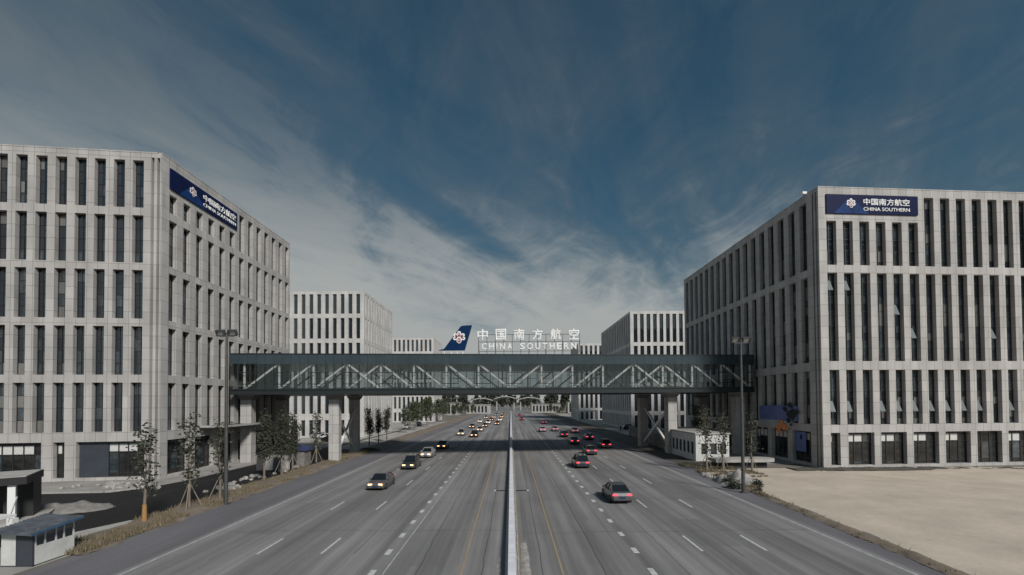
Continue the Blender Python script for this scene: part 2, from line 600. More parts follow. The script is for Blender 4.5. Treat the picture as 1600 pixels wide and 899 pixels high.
def emblem(mb, f, cx, cy, r, d0, mo, mi):
    """five petalled blossom with a cup below; mo outline, mi fill (material slots)"""
    def petal(ang, ln, wd, grow, d):
        pts = []
        for k in range(14):
            t = 2 * math.pi * k / 14
            a = (math.cos(t) * 0.5 + 0.5) * ln + (math.cos(t)) * grow
            b = math.sin(t) * (wd / 2 + grow) * (0.75 + 0.35 * math.cos(t))
            pts.append((cx + math.cos(ang) * a - math.sin(ang) * b, cy + r * 0.1 + math.sin(ang) * a + math.cos(ang) * b))
        return pts
    angs = (90, 150, 30, 195, -15)
    for a in angs:
        mb.prism(petal(R(a), r * 0.95, r * 0.62, r * 0.07, 0), f, d0, d0 + 0.025, mo)
    for a in angs:
        mb.prism(petal(R(a), r * 0.80, r * 0.24, 0.0, 0), f, d0 + 0.028, d0 + 0.04, mi)
    cup = [(cx + r * 0.42 * math.sin(t), cy - r * 0.35 + r * 0.55 * math.cos(t)) for t in [2 * math.pi * k / 18 for k in range(18)]]
    mb.prism(cup, f, d0 + 0.043, d0 + 0.055, mo)
    cup2 = [(cx + r * 0.28 * math.sin(t), cy - r * 0.38 + r * 0.42 * math.cos(t)) for t in [2 * math.pi * k / 16 for k in range(16)]]
    mb.prism(cup2, f, d0 + 0.058, d0 + 0.066, mi)
    for q in (-0.13, 0.0, 0.13):
        st = [(cx + r * (q - 0.03), cy - r * 0.55), (cx + r * (q + 0.03), cy - r * 0.55), (cx + r * (q * 1.9 + 0.03), cy + r * 0.3), (cx + r * (q * 1.9 - 0.03), cy + r * 0.3)]
        mb.prism(st, f, d0 + 0.068, d0 + 0.076, mo)


# ------------------------------------------------------------------ ground and road (setting)
def sheet(name, poly, z, m, thick=0.0):
    mb = MB()
    mb.face([(x, y, z) for x, y in poly], 0, [(x, y) for x, y in poly])
    if thick:
        n = len(poly)
        for k in range(n):
            a, b = poly[k], poly[(k + 1) % n]
            mb.face([(a[0], a[1], z), (a[0], a[1], z - thick), (b[0], b[1], z - thick), (b[0], b[1], z)])
    return struct(mb.build(name, m))


def terrain(name, x0, x1, y0, y1, step, zf, m, edge=None):
    """a patch of uneven ground; edge(y) shifts its road side"""
    mb = MB()
    nx, ny = max(2, int((x1 - x0) / step)), max(2, int((y1 - y0) / step))
    pt = {}
    for i in range(nx + 1):
        for j in range(ny + 1):
            x, y = x0 + (x1 - x0) * i / nx, y0 + (y1 - y0) * j / ny
            if edge:
                x = edge(x, y, i / nx)
            pt[i, j] = (x, y, zf(x, y, i / nx, j / ny))
    mb.v = [pt[i, j] for i in range(nx + 1) for j in range(ny + 1)]
    for i in range(nx):
        for j in range(ny):
            a = i * (ny + 1) + j
            mb.f.append((a, a + ny + 1, a + ny + 2, a + 1))
            mb.m.append(0)
            mb.uv.append([(0, 0)] * 4)
    return mb.build(name, m, smooth=True)


from mathutils import noise as mn


def nz(x, y, s, seed=0.0):
    return mn.noise(Vector((x * s, y * s, seed)))


sheet('ground', [(-3000, -400), (3000, -400), (3000, 4000), (-3000, 4000)], 0.0, M['earth'])
sheet('road', [(-20.4, -30), (20.4, -30), (20.4, 1500), (-20.4, 1500)], 0.012, M['asphalt'])
sheet('road_shoulder', [(-25.2, -30), (-20.4, -30), (-20.4, 1500), (-25.2, 1500)], 0.012, M['shoulder'])
sheet('road_shoulder', [(20.4, -30), (23.4, -30), (24.2, 1500), (20.4, 1500)], 0.012, M['shoulder'])
ZM = 0.018


def stripes(name, X, wd, segs, m):
    mb = MB()
    for a, b in segs:
        n = max(1, int((b - a) / 12)) if b - a > 20 else 1
        for k in range(n):
            y0, y1 = a + (b - a) * k / n, a + (b - a) * (k + 1) / n
            mb.face([(X - wd / 2, y0, ZM), (X + wd / 2, y0, ZM), (X + wd / 2, y1, ZM), (X - wd / 2, y1, ZM)])
    return struct(mb.build(name, m))


for sgn in (-1, 1):
    stripes('road_edge_line', sgn * 20.0, 0.2, [(-20, 600)], M['paintworn'])
    stripes('road_yellow_line', sgn * 2.58, 0.10, [(-20, 600)], M['yellow'])
    stripes('road_worn_line', sgn * 2.86, 0.07, [(-20, 300)], M['wornyellow'])
    stripes('road_lane_dashes', sgn * 14.7, 0.15, [(26 + 10.6 * k, 29 + 10.6 * k) for k in range(-3, 34)], M['paint'])
    stripes('road_lane_dashes', sgn * 11.0, 0.15, [(26 + 10.6 * k, 29 + 10.6 * k) for k in range(-3, 34)], M['paint'])
    stripes('road_lane_dots', sgn * 7.15, 0.31, [(32.25 + 3.25 * k, 33.2 + 3.25 * k) for k in range(-10, 70)], M['paint'])
    stripes('road_worn_line', sgn * 6.55, 0.1, [(-20, 120)], M['paintworn']) if sgn < 0 else None

rnd = random.Random(31)
for k, (x, y, w_, l_) in enumerate([(-4.6, 24, 1.6, 7), (-12.8, 36, 2.2, 11), (5.0, 33, 1.3, 14), (12.6, 27, 2.4, 6), (-8.6, 62, 2.0, 12), (9.0, 70, 1.8, 9), (16.8, 40, 2.6, 8), (-17.0, 30, 2.0, 9)]):
    sheet('road_patch', [(x - w_ / 2, y), (x + w_ / 2, y + rnd.uniform(-.2, .2)), (x + w_ / 2, y + l_), (x - w_ / 2, y + l_ + rnd.uniform(-.2, .2))], 0.0155, M['patch'])
mb = MB()
for x, y0, y1 in [(-4.9, 14, 60), (4.75, 18, 75), (8.9, 20, 48), (-9.1, 26, 80), (12.9, 25, 70), (-16.8, 25, 60), (-1.5, 15, 50), (1.6, 20, 70)]:
    y, xx = y0, x
    while y < y1:                                                    # sealed cracks
        x2, y2 = x + rnd.gauss(0, .03), y + rnd.uniform(.9, 2.0)
        mb.face([(xx - .02, y, .0165), (xx + .02, y, .0165), (x2 + .02, y2, .0165), (x2 - .02, y2, .0165)])
        xx, y = x2, y2
for y in (21, 29.5, 38, 47, 58, 71, 88):
    for sgn in (-1, 1):
        xx, yy = sgn * .6, y + rnd.uniform(-2, 2)
        while abs(xx) < 19.5:
            x2, y2 = xx + sgn * rnd.uniform(.6, 1.3), yy + rnd.gauss(0, .09)
            mb.face([(xx, yy - .018, .0168), (x2, y2 - .018, .0168), (x2, y2 + .018, .0168), (xx, yy + .018, .0168)])
            xx, yy = x2, y2
struct(mb.build('road_crack_seal', M['seal']))

# service road, paving, parking on the left
sheet('service_road', [(-62, 26), (-31.5, 26), (-28.2, 31), (-28.2, 140), (-34.5, 140), (-36.6, 82), (-37.2, 50), (-39.5, 44.3), (-90, 40.5), (-90, 26)], 0.014, M['newasphalt'])
pl = [(-95, 41.5), (-40.3, 44.6), (-38.2, 46.2), (-37.0, 51.5), (-36.4, 82), (-37, 84), (-95, 84)]
sheet('plaza_paving', pl, 0.14, M['pave'], 0.14)
mb = MB()
for k in range(len(pl) - 1):
    a, b = Vector((*pl[k], 0)), Vector((*pl[k + 1], 0))
    if k < 5:
        d = (b - a).normalized()
        nrm = Vector((d.y, -d.x, 0))
        mb.face([a + nrm * .16 + Vector((0, 0, .15)), b + nrm * .16 + Vector((0, 0, .15)), b + Vector((0, 0, .15)), a + Vector((0, 0, .15))])
        mb.face([a + nrm * .16 + Vector((0, 0, .15)), b + nrm * .16 + Vector((0, 0, .15)), b + nrm * .16, a + nrm * .16])
struct(mb.build('kerb', M['kerb']))
sheet('car_park_paving', [(-90, 88), (-35.5, 88), (-33.5, 200), (-90, 200)], 0.02, M['pave2'])
sheet('path', [(-34.5, 84), (-28.5, 84), (-28, 200), (-33, 200)], 0.024, M['pave2'])
sheet('path', [(-31.2, 27.2), (-27.6, 27.2), (-27.4, 33.5), (-28.6, 33.8)], 0.020, M['concrete'])
sheet('path', [(-60, 21), (-25.6, 21), (-25.4, 28.5), (-31, 27), (-60, 26.5)], 0.022, M['pave2'])
# right: paving round the building
sheet('side_paving', [(29.5, 61), (39, 61), (39, 320), (31, 320), (29.0, 160)], 0.012, M['pave2'])

# verges and sand
struct(terrain('verge', -28.2, -24.6, 26, 82, 0.45, lambda x, y, a, b: 0.02 + 0.26 * math.sin(math.pi * min(1, max(0, a))) * (0.75 + 0.5 * nz(x, y, 0.5)) + 0.09 * nz(x, y, 1.6, 4), M['soil'],
       lambda x, y, a: x + 0.35 * nz(0, y, 0.35, 2) * (0.3 + a) + 0.2 * nz(0, y, 1.3, 5)))
struct(terrain('verge', -28.4, -24.4, 82, 330, 1.1, lambda x, y, a, b: 0.02 + 0.5 * math.sin(math.pi * a) + 0.12 * nz(x, y, 0.7), M['soil'],
       lambda x, y, a: x + 0.5 * nz(0, y, 0.2, 2) + a * 0.5))
struct(terrain('verge', 22.6, 29.8, 58, 330, 1.0, lambda x, y, a, b: 0.02 + 0.34 * math.sin(math.pi * a) + 0.12 * nz(x, y, 0.6, 9), M['darkgrass'],
       lambda x, y, a: x + 0.5 * nz(0, y, 0.2, 7) * (1 - a)))
struct(terrain('sand', 21.2, 110, 12, 56.5, 0.9, lambda x, y, a, b: 0.03 + 0.10 * min(1, a * 12) + 0.07 * nz(x, y, 0.12, 3) + 0.025 * nz(x, y, 0.6, 3) + (0.0 if a > 0.02 else -0.02), M['sand'],
       lambda x, y, a: x + (0.06 * (y - 12)) * (1 - a) * 0.85 + (0.5 * nz(0, y, 0.3, 1) + 0.25 * nz(0, y, 1.1, 6)) * (1 - a) ** 6))


struct(terrain('dirt', 34.5, 72, 54.0, 56.9, 0.3, lambda x, y, a, b: 0.13 + 0.09 * math.sin(math.pi * b) + 0.12 * nz(x, y, 0.8, 2) + 0.06 * nz(x, y, 2.5, 2) - 0.16 * max(0, (x - 48) / 24), M['darkgrass'],
       lambda x, y, a: x))


struct(terrain('verge', 0, 1.15, 13, 46, 0.22, lambda x, y, a, b: 0.0 + 0.15 * math.sin(math.pi * a) * (0.8 + .7 * nz(x, y, .9, 4)) + .05 * nz(x, y, 2.6, 4) + .03, M['soil'],
       lambda x, y, a: 20.95 + .051 * (y - 12) + 1.15 * a + .25 * nz(0, y, .5, 1) + .12 * nz(0, y, 2.0, 3)))
SANDZ = lambda x, y: 0.13 + 0.07 * nz(x, y, 0.12, 3) + 0.025 * nz(x, y, 0.6, 3)

def blades(name, spots, hmin, hmax, m, seed):
    rnd = random.Random(seed)
    mb = MB()
    for x, y, z in spots:
        for _ in range(3):
            a = rnd.uniform(0, math.tau)
            h = rnd.uniform(hmin, hmax)
            w_ = rnd.uniform(0.012, 0.028) * 1.6
            px, py = x + rnd.uniform(-.12, .12), y + rnd.uniform(-.12, .12)
            lx, ly = rnd.uniform(-.5, .5) * h, rnd.uniform(-.5, .5) * h
            c, s_ = math.cos(a) * w_, math.sin(a) * w_
            mb.face([(px - c, py - s_, z - .02), (px + c, py + s_, z - .02), (px + lx, py + ly, z + h)], rnd.random() < 0.4)
    return struct(mb.build(name, [M[q] for q in m]), 'stuff')


rnd = random.Random(3)
sp = []
while len(sp) < 3600:
    x, y = rnd.uniform(-28.0, -24.9), 26 + 56 * rnd.random() ** 1.4
    if nz(x, y, 0.45, 11) > -0.12 + 0.25 * rnd.random():
        sp.append((x, y, 0.10))
tag(blades('verge_grass', sp, 0.10, 0.38, ('drygrass', 'drygreen'), 5), 'dry straw coloured grass on the verge beside the left shoulder', 'grass')
sp = []
while len(sp) < 2600:
    y = rnd.uniform(40, 62)
    x = 22.6 + rnd.random() ** 1.5 * 6.5
    if y < 50 and x > 22.8 + (y - 40) * 0.38:
        continue
    if nz(x, y, 0.5, 21) > -0.05:
        sp.append((x, y, 0.12))
while len(sp) < 2720:
    y = rnd.uniform(16, 42)
    sp.append((21.4 + 0.051 * (y - 12) + rnd.gauss(0, .25), y, 0.03))
tag(blades('verge_weeds', sp, 0.08, 0.32, ('drygreen', 'drygrass'), 6), 'pale dry weeds along the right road edge', 'weeds')


# ------------------------------------------------------------------ buildings
def facade(mb, O, ud, Ln, ztop, ops, depth, m=0, z0=0.0):
    """wall sheet with openings cut out and their reveals; ops = (u0, u1, z0, z1)"""
    u = Vector((ud[0], ud[1], 0)).normalized()
    nrm = u.cross(Vector((0, 0, 1)))
    O = Vector((O[0], O[1], 0))

    def P(a, z, d=0.0):
        return O + u * a + Vector((0, 0, z)) - nrm * d
    zs = sorted({z0, ztop} | {o[2] for o in ops} | {o[3] for o in ops})
    for k in range(len(zs) - 1):
        za, zb = zs[k], zs[k + 1]
        row = sorted((o[0], o[1]) for o in ops if o[2] <= za + 1e-6 and o[3] >= zb - 1e-6)
        cur = 0.0
        for a, b in row + [(Ln, Ln)]:
            if a - cur > 1e-4:
                mb.face([P(cur, za), P(a, za), P(a, zb), P(cur, zb)], m, [(cur, za), (a, za), (a, zb), (cur, zb)])
            cur = max(cur, b)
    for a, b, za, zb in ops:
        for q, uv in (([P(a, za), P(a, zb), P(a, zb, depth), P(a, za, depth)], [(a, za), (a, zb), (a + depth, zb), (a + depth, za)]),
                      ([P(b, za), P(b, zb), P(b, zb, depth), P(b, za, depth)], [(b, za), (b, zb), (b - depth, zb), (b - depth, za)]),
                      ([P(a, zb), P(b, zb), P(b, zb, depth), P(a, zb, depth)], [(a, zb), (b, zb), (b, zb + depth), (a, zb + depth)]),
                      ([P(a, za), P(b, za), P(b, za, depth), P(a, za, depth)], [(a, za), (b, za), (b, za - depth), (a, za - depth)])):
            mb.face(q, m, uv)
    return P


WCACHE = {}


def window_data(wd, ht, style, var):
    key = (round(wd, 2), round(ht, 2), style, var)
    if key in WCACHE:
        return WCACHE[key]
    rnd = random.Random(hash((round(wd * 100), round(ht * 100), len(style), var)) & 0xffff)
    g, fr = MB(), MB()
    t = 0.055
    if style == 'tall':
        cols = [0.0, wd * 0.62, wd] if var % 2 else [0, wd * 0.42, wd]
        nrow = max(2, round(ht / 1.35))
        rows = [ht * k / nrow for k in range(nrow + 1)]
    elif style == 'floors':
        cols = [0.0, wd * 0.5, wd]
        nf = max(1, round(ht / 3.75))
        rows = [0.0]
        for k in range(nf):
            b = ht * k / nf
            fh = ht / nf
            rows += [b + fh * 0.22, b + fh * 0.72, b + fh]
    elif style == 'shop':
        n = max(2, round(wd / 1.05))
        cols = [wd * k / n for k in range(n + 1)]
        rows = [0, ht * 0.12, ht * 0.66, ht * 0.92, ht] if var % 2 else [0, ht * 0.1, ht * 0.7, ht * 0.94, ht]
    else:
        cols, rows = [0, wd], [0, ht * .45, ht]
    nr = len(rows) - 1
    shut = rnd.random()
    for i in range(len(cols) - 1):
        for j in range(nr):
            r = rnd.random()
            m = 0
            if style == 'tall':
                m = 2 if (r < 0.10 + 0.12 * (var % 3)) else (1 if r < 0.5 else 0)
                if var >= 6:
                    m = 0 if r < .8 else 1
            elif style == 'floors':
                m = 1 if r < 0.48 else (2 if r < 0.60 else 0)
            elif style == 'shop':
                m = 3 if (j == nr - 2 and i < len(cols) - 2 and r < .95) else (1 if r < 0.15 else 0)
            g.face([(cols[i], 0.02, rows[j]), (cols[i + 1], 0.02, rows[j]), (cols[i + 1], 0.02, rows[j + 1]), (cols[i], 0.02, rows[j + 1])], m)
    t = 0.11 if style == 'shop' else t
    for c in cols:
        x = min(max(c, t / 2), wd - t / 2)
        fr.box(x - t / 2, x + t / 2, -0.045, 0.015, 0, ht)
    for z in rows:
        zz = min(max(z, t / 2), ht - t / 2)
        fr.box(0.0, wd, -0.035, 0.012, zz - t / 2, zz + t / 2)
    d = (g.data('window', [M['shopglass' if style == 'shop' else 'glassd'], M['glassm'], M['glassl'], M['blind']]), fr.data('window_frame', [M['frame']]))
    WCACHE[key] = d
    return d


def add_window(root, P, ud, a, b, za, zb, depth, style, var, frames=True, sash=0):
    g, f = window_data(b - a, zb - za, style, var)
    rz = math.atan2(ud[1], ud[0])
    p = P(a, za, depth)
    o = link('window', g, root, loc=p - root.location, rz=rz)
    if frames:
        link('window_frame', f, o)
    if sash:
        ht = zb - za
        mb = MB()
        wd = (b - a) * 0.5
        z1 = ht * (0.30 + 0.27 * (sash - 1)) + 0.9
        T = Matrix.Translation((0.04, -0.05, z1)) @ Matrix.Rotation(R(-22), 4, 'X')
        mb.box(0, wd, -0.03, 0.0, -1.45, 0, 0, T)
        mb.build('open_sash', M['sash'], o, world=False)
    return o


# ---- left front office block
A = Vector((-40.3, 51.5, 0))
HL = 37.8
DEP = 0.55
rowsL = [(31.4, 36.9), (25.0, 30.5), (18.55, 24.15), (12.1, 17.65), (5.6, 11.2)]
rootL = thing('office_building', 'pale stone office block on the left with five rows of narrow windows', 'building', A)
wall = MB()
fd = Vector((1, 0.118, 0)).normalized()               # front facade runs left to right, its far left end a little nearer
LF = 26.5
OF = A - fd * LF
opsF = []
for i in range(12):
    b = LF - (1.97 + 2.0 * i)
    for za, zb in rowsL:
        opsF.append((b - 1.17, b, za, zb, 'tall', True))
shopF = [(LF - 8.7, LF - 1.6, 0.45, 4.5), (LF - 11.0, LF - 9.85, 0.45, 4.5), (LF - 17.6, LF - 12.2, 0.45, 4.5), (LF - 25.0, LF - 19.0, 0.45, 4.5)]
opsF += [(*o, 'shop', True) for o in shopF]
groove = [(LF - 0.55, LF - 0.25, 0, HL - 0.5, 'groove', False), (LF - 1.15, LF - 0.85, 0, HL - 0.5, 'groove', False)]
P = facade(wall, OF, fd, LF, HL, [o[:4] for o in opsF + groove], DEP)
for o in groove:
    wall.face([P(o[0], o[2], DEP), P(o[1], o[2], DEP), P(o[1], o[3], DEP), P(o[0], o[3], DEP)], 0, [(o[0], o[2]), (o[1], o[2]), (o[1], o[3]), (o[0], o[3])])
rr = random.Random(1)
for k, o in enumerate(opsF):
    add_window(rootL, P, fd, *o[:4], DEP, o[4], (rr.randrange(6) if o[0] < LF - 10 else 6 + rr.randrange(3)) if o[4] == 'tall' else rr.randrange(4))
sdv = Vector((0, 1, 0))
LS = 30.0
opsS = []
for i in range(13):
    a = 1.15 + 2.27 * i
    for r, (za, zb) in enumerate(rowsL):
        if r == 0 and i < 6:
            zb = 33.6
        opsS.append((a, a + 1.22, za, zb, 'tall'))
for i in range(6):
    a = 1.15 + 4.54 * i
    opsS.append((a, a + 3.5, 0.4, 4.5, 'shop'))
P = facade(wall, A, sdv, LS, HL, [o[:4] for o in opsS], DEP)
for o in opsS:
    add_window(rootL, P, sdv, *o[:4], DEP, o[4], 6 + rr.randrange(3) if o[4] == 'tall' else rr.randrange(4))
B = A + sdv * LS
back = OF + Vector((0, LS + 3, 0))
facade(wall, B, (-1, 0), LF, HL, [], DEP)
facade(wall, back, (0, -1), LS + 3, HL, [], DEP)
wall.build('wall', M['stone'], rootL)
mb = MB()
u_ = LF - 8.65
PP = lambda a, z, d: OF + fd * a + Vector((0, 0, z)) - fd.cross(Vector((0, 0, 1))) * d
mb.prism([(u_, .5), (u_ + 3.0, .5), (u_ + 3.0, 4.45), (u_, 4.45)], PP, DEP - .10, DEP - .05)
mb.build('door_panel', M['kioskdark'], rootL)
cop = MB()
f2 = fd.cross(Vector((0, 0, 1)))
for (p, q) in ((OF, A), (A, B)):
    d = (q - p).normalized()
    n2 = d.cross(Vector((0, 0, 1)))
    T = Matrix(((d.x, -n2.x, 0, p.x), (d.y, -n2.y, 0, p.y), (0, 0, 1, 0), (0, 0, 0, 1)))
    cop.box(0, (q - p).length - (0.5 if q is A else 0), -0.03, 0.45, HL, HL + 0.14, 0, T)
cop.build('coping', M['stone'], rootL)
rf = MB()
rf.face([(p.x, p.y, HL - 0.6) for p in (OF + Vector((.3, .3, 0)), A + Vector((-.3, .3, 0)), B + Vector((-.3, -.3, 0)), Vector((OF.x + .3, B.y - .3, 0)))])
rf.build('roof', M['roofgrey'], rootL)

# ---- right front office block
A2 = Vector((39.2, 56.4, 0))
HR = 35.7
rootR = thing('office_building', 'stone office block on the right whose bright front meets a shaded side', 'building', A2)
wall = MB()
fd2 = Vector((1, 0.075, 0)).normalized()
LF2 = 33.5
rowsR = [(25.8, 34.75), (13.55, 24.8), (5.5, 12.45)]
ops = []
for i in range(14):
    a = 1.05 + 2.24 * i
    for r, (za, zb) in enumerate(rowsR):
        if r == 0 and i < 6:
            zb = 31.45
        ops.append((a, a + 1.32, za, zb, 'floors', i, r))
ops.append((1.05, 2.32, 0.4, 4.5, 'shop', 0, 3))
for i in range(6):
    a = 3.4 + 4.42 * i
    ops.append((a, a + 3.5, 0.4, 4.5, 'shop', i, 3))
P = facade(wall, A2, fd2, LF2, HR, [o[:4] for o in ops], DEP)
PF2 = P
for o in ops:
    sash = 0
    if o[4] == 'floors':
        if o[6] == 1 and (o[5] == 0 or rr.random() < 0.35):
            sash = rr.choice((1, 2, 3))
        if o[6] == 2 and rr.random() < 0.5 or (o[6] == 2 and o[5] == 0):
            sash = 1
    add_window(rootR, P, fd2, *o[:4], DEP, o[4], rr.randrange(4), True, sash)
LS2 = 44.0
ud2 = (0, -1)
OS2 = A2 + Vector((0, LS2, 0))
ops = []
for i in range(17):
    b = LS2 - (2.3 + 2.46 * i)
    for za, zb in rowsR:
        ops.append((b - 1.4, b, za, zb, 'floors'))
for i in range(8):
    b = LS2 - (2.3 + 4.92 * i)
    ops.append((b - 3.86, b, 0.4, 4.5, 'shop'))
groove = [(LS2 - 0.6, LS2 - 0.3, 0, HR - 0.4), (LS2 - 1.2, LS2 - 0.9, 0, HR - 0.4)]
P = facade(wall, OS2, ud2, LS2, HR, [o[:4] for o in ops] + groove, DEP)
for o in groove:
    wall.face([P(o[0], o[2], DEP), P(o[1], o[2], DEP), P(o[1], o[3], DEP), P(o[0], o[3], DEP)], 0, [(o[0], o[2]), (o[1], o[2]), (o[1], o[3]), (o[0], o[3])])
for o in ops:
    add_window(rootR, P, ud2, *o[:4], DEP, o[4], rr.randrange(4))
E2 = A2 + fd2 * LF2
facade(wall, E2, (0, 1), LS2, HR, [], DEP)
facade(wall, E2 + Vector((0, LS2, 0)), (-1, -0.075), LF2, HR, [], DEP)
wall.build('wall', M['stone'], rootR)
cop = MB()
for (p, q, cut) in ((OS2, A2, 0.5), (A2, E2, 0)):
    d = (q - p).normalized()
    n2 = d.cross(Vector((0, 0, 1)))
    T = Matrix(((d.x, -n2.x, 0, p.x), (d.y, -n2.y, 0, p.y), (0, 0, 1, 0), (0, 0, 0, 1)))
    cop.box(0, (q - p).length - cut, -0.03, 0.45, HR, HR + 0.14, 0, T)
cop.build('coping', M['stone'], rootR)
rf = MB()
rf.face([(p.x, p.y, HR - 0.6) for p in (A2 + Vector((.3, .3, 0)), E2 + Vector((-.3, .3, 0)), E2 + Vector((-.3, LS2 - .3, 0)), A2 + Vector((.3, LS2 - .3, 0)))])
rf.build('roof', M['roofgrey'], rootR)


# ---- blocks further back
def far_block(label, corner, side, fl, sl_, Ht, rows, bay, ww, nF, nS, swid=0.5, mk='stone2', frames=True, sidemat='stone2'):
    """corner: near corner by the road; side -1 stands left of the road, +1 right"""
    rt = thing('office_building', label, 'building', corner)
    C = Vector(corner)
    wall = MB()
    if side < 0:
        OFr, uf = C - Vector((fl, 0, 0)), (1, 0)
        OSd, us = C, (0, 1)
    else:
        OFr, uf = C, (1, 0)
        OSd, us = C + Vector((0, sl_, 0)), (0, -1)
    of, os_ = [], []
    for i in range(nF):
        a = 1.0 + bay * i
        a = fl - a - ww if side < 0 else a
        for za, zb in rows + [(0.4, 4.4)]:
            of.append((a, a + ww, za, zb))
    for i in range(nS):
        a = 1.0 + (sl_ - 1.5) / nS * i
        a = sl_ - a - swid * 2 if side > 0 else a
        for za, zb in rows + [(0.4, 4.4)]:
            os_.append((a, a + swid * 2, za, zb))
    P = facade(wall, OFr, uf, fl, Ht, of, 0.4, 0)
    for o in of:
        add_window(rt, P, uf, *o, 0.4, 'far', rr.randrange(3), False)
    P = facade(wall, OSd, us, sl_, Ht, os_, 0.4, 1)
    for o in os_:
        add_window(rt, P, us, *o, 0.4, 'far', rr.randrange(3), False)
    xo = C.x + side * fl
    facade(wall, (xo, C.y + (0 if side > 0 else sl_)), (0, 1 if side > 0 else -1), sl_, Ht, [], 0.4, 1)
    facade(wall, (max(C.x, xo), C.y + sl_), (-1, 0), fl, Ht, [], 0.4, 1)
    wall.build('wall', [M[mk], M[sidemat]], rt)
    rf = MB()
    x0, x1 = min(C.x, xo) + .3, max(C.x, xo) - .3
    rf.face([(x0, C.y + .3, Ht - .5), (x1, C.y + .3, Ht - .5), (x1, C.y + sl_ - .3, Ht - .5), (x0, C.y + sl_ - .3, Ht - .5)])
    rf.build('roof', M['roofgrey'], rt)
    return rt


far_block('pale office block behind the left end of the footbridge with a windowless looking side', (-37.0, 113, 0), -1, 26, 27, 37.0, [(31.3, 36.3), (25.0, 30.2), (18.7, 23.9), (12.4, 17.6), (6.0, 11.2)], 1.98, 1.0, 11, 11, 0.35)
far_block('small far white piered block left of the tail fin', (-34.0, 198, 0), -1, 19, 24, 37.3, [(31.3, 36.5), (25.0, 30.2), (18.7, 23.9), (12.4, 17.6), (6.0, 11.2)], 1.95, 1.0, 9, 6, 0.4)
far_block('white piered office block behind the right end of the footbridge', (36.0, 134, 0), 1, 24, 43, 35.6, [(26.3, 34.8), (14.2, 25.2), (5.6, 12.8)], 1.95, 1.15, 11, 17, 0.6)
far_block('distant white block right of the bridge lettering', (31.5, 208, 0), 1, 16, 26, 35.6, [(27.0, 34.6), (14.2, 25.2), (5.6, 12.8)], 2.2, 1.2, 6, 6, 0.5)


# ------------------------------------------------------------------ building signs
def wall_sign(O, ud, z, wd, ht, label, ex, tx0, tx1):
    rt = thing('building_sign', label, 'sign', (O[0], O[1], z))
    u = Vector((ud[0], ud[1], 0)).normalized()
    nrm = u.cross(Vector((0, 0, 1)))
    base = Vector((O[0], O[1], z))

    def f(a, b, d):
        return base + u * a + Vector((0, 0, b)) + nrm * d
    mb = MB()
    mb.prism([(0, 0), (wd, 0), (wd, ht), (0, ht)], f, 0.0, 0.16, 0)
    mb.prism([(ex - ht * .95, 0.03), (ex + ht * 1.0, 0.03), (ex + ht * .35, ht * .55), (ex, ht * .84), (ex - ht * .42, ht * .5)], f, 0.163, 0.166, 1)
    mb.build('panel', [M['navy'], M['ridge']], rt)
    mb = MB()
    emblem(mb, f, ex, ht * 0.52, ht * 0.25, 0.17, 0, 1)
    mb.build('emblem', [M['signwhite'], M['red']], rt)
    Fm = frame_matrix((O[0] + nrm.x * .19, O[1] + nrm.y * .19), ud, z)
    for s, y0, h, e in (('中国南方航空', 0.45, 0.37, 0.024), ('CHINA SOUTHERN', 0.16, 0.19, 0.016)):
        me = text_mesh(s, 1.0, 0.02, e, width=tx1 - tx0, height=ht * h, mats=[M['signwhite']])
        me.transform(Matrix.Translation((-base.x, -base.y, -base.z)) @ Fm @ Matrix.Translation((tx0, ht * y0, 0)))
        link('lettering', me, rt)
    return rt


wall_sign((A.x + .003, A.y + 1.1), (0, 1), 34.25, 12.9, 2.45, 'navy sign with white lettering high on the left building facing the road', 3.7, 5.6, 12.5)
p_ = PF2(1.0, 0) - fd2.cross(Vector((0, 0, 1))) * -0.003
wall_sign((p_.x, p_.y), fd2, 32.35, 12.5, 2.45, 'navy sign with white lettering on the front of the right building', 3.3, 4.95, 11.3)

# ------------------------------------------------------------------ footbridge
BR = thing('footbridge', 'glazed footbridge with white diagonal braces spanning the wide road', 'footbridge', (0, 67.0, 0), R(5.3))
ZB, ZF, ZG, ZT = 9.95, 10.8, 14.35, 15.8
XL, XR, WB = -39.9, 38.6, 17.0
mb = MB()
mb.box(XL, XR, 0.0, WB, ZB, ZF - 0.1)
mb.build('floor_beam', M['steel'], BR, False)
mb = MB()
mb.box(XL + .1, XR - .1, 0.25, WB - .25, ZF - 0.095, ZF)
mb.build('floor', M['floor'], BR, False)
mb = MB()
mb.box(XL, XR, 0.0, WB, ZG, ZT)
nb = 66
for k in range(nb + 1):
    x = XL + (XR - XL) * k / nb
    mb.box(x - .02, x + .02, -0.015, -0.002, ZG, ZT, 1)
mb.box(XL, XR, -0.05, -0.002, ZT - 0.09, ZT + 0.06, 1)
mb.build('roof', [M['teal'], M['steel']], BR, False)
PN = 4.77
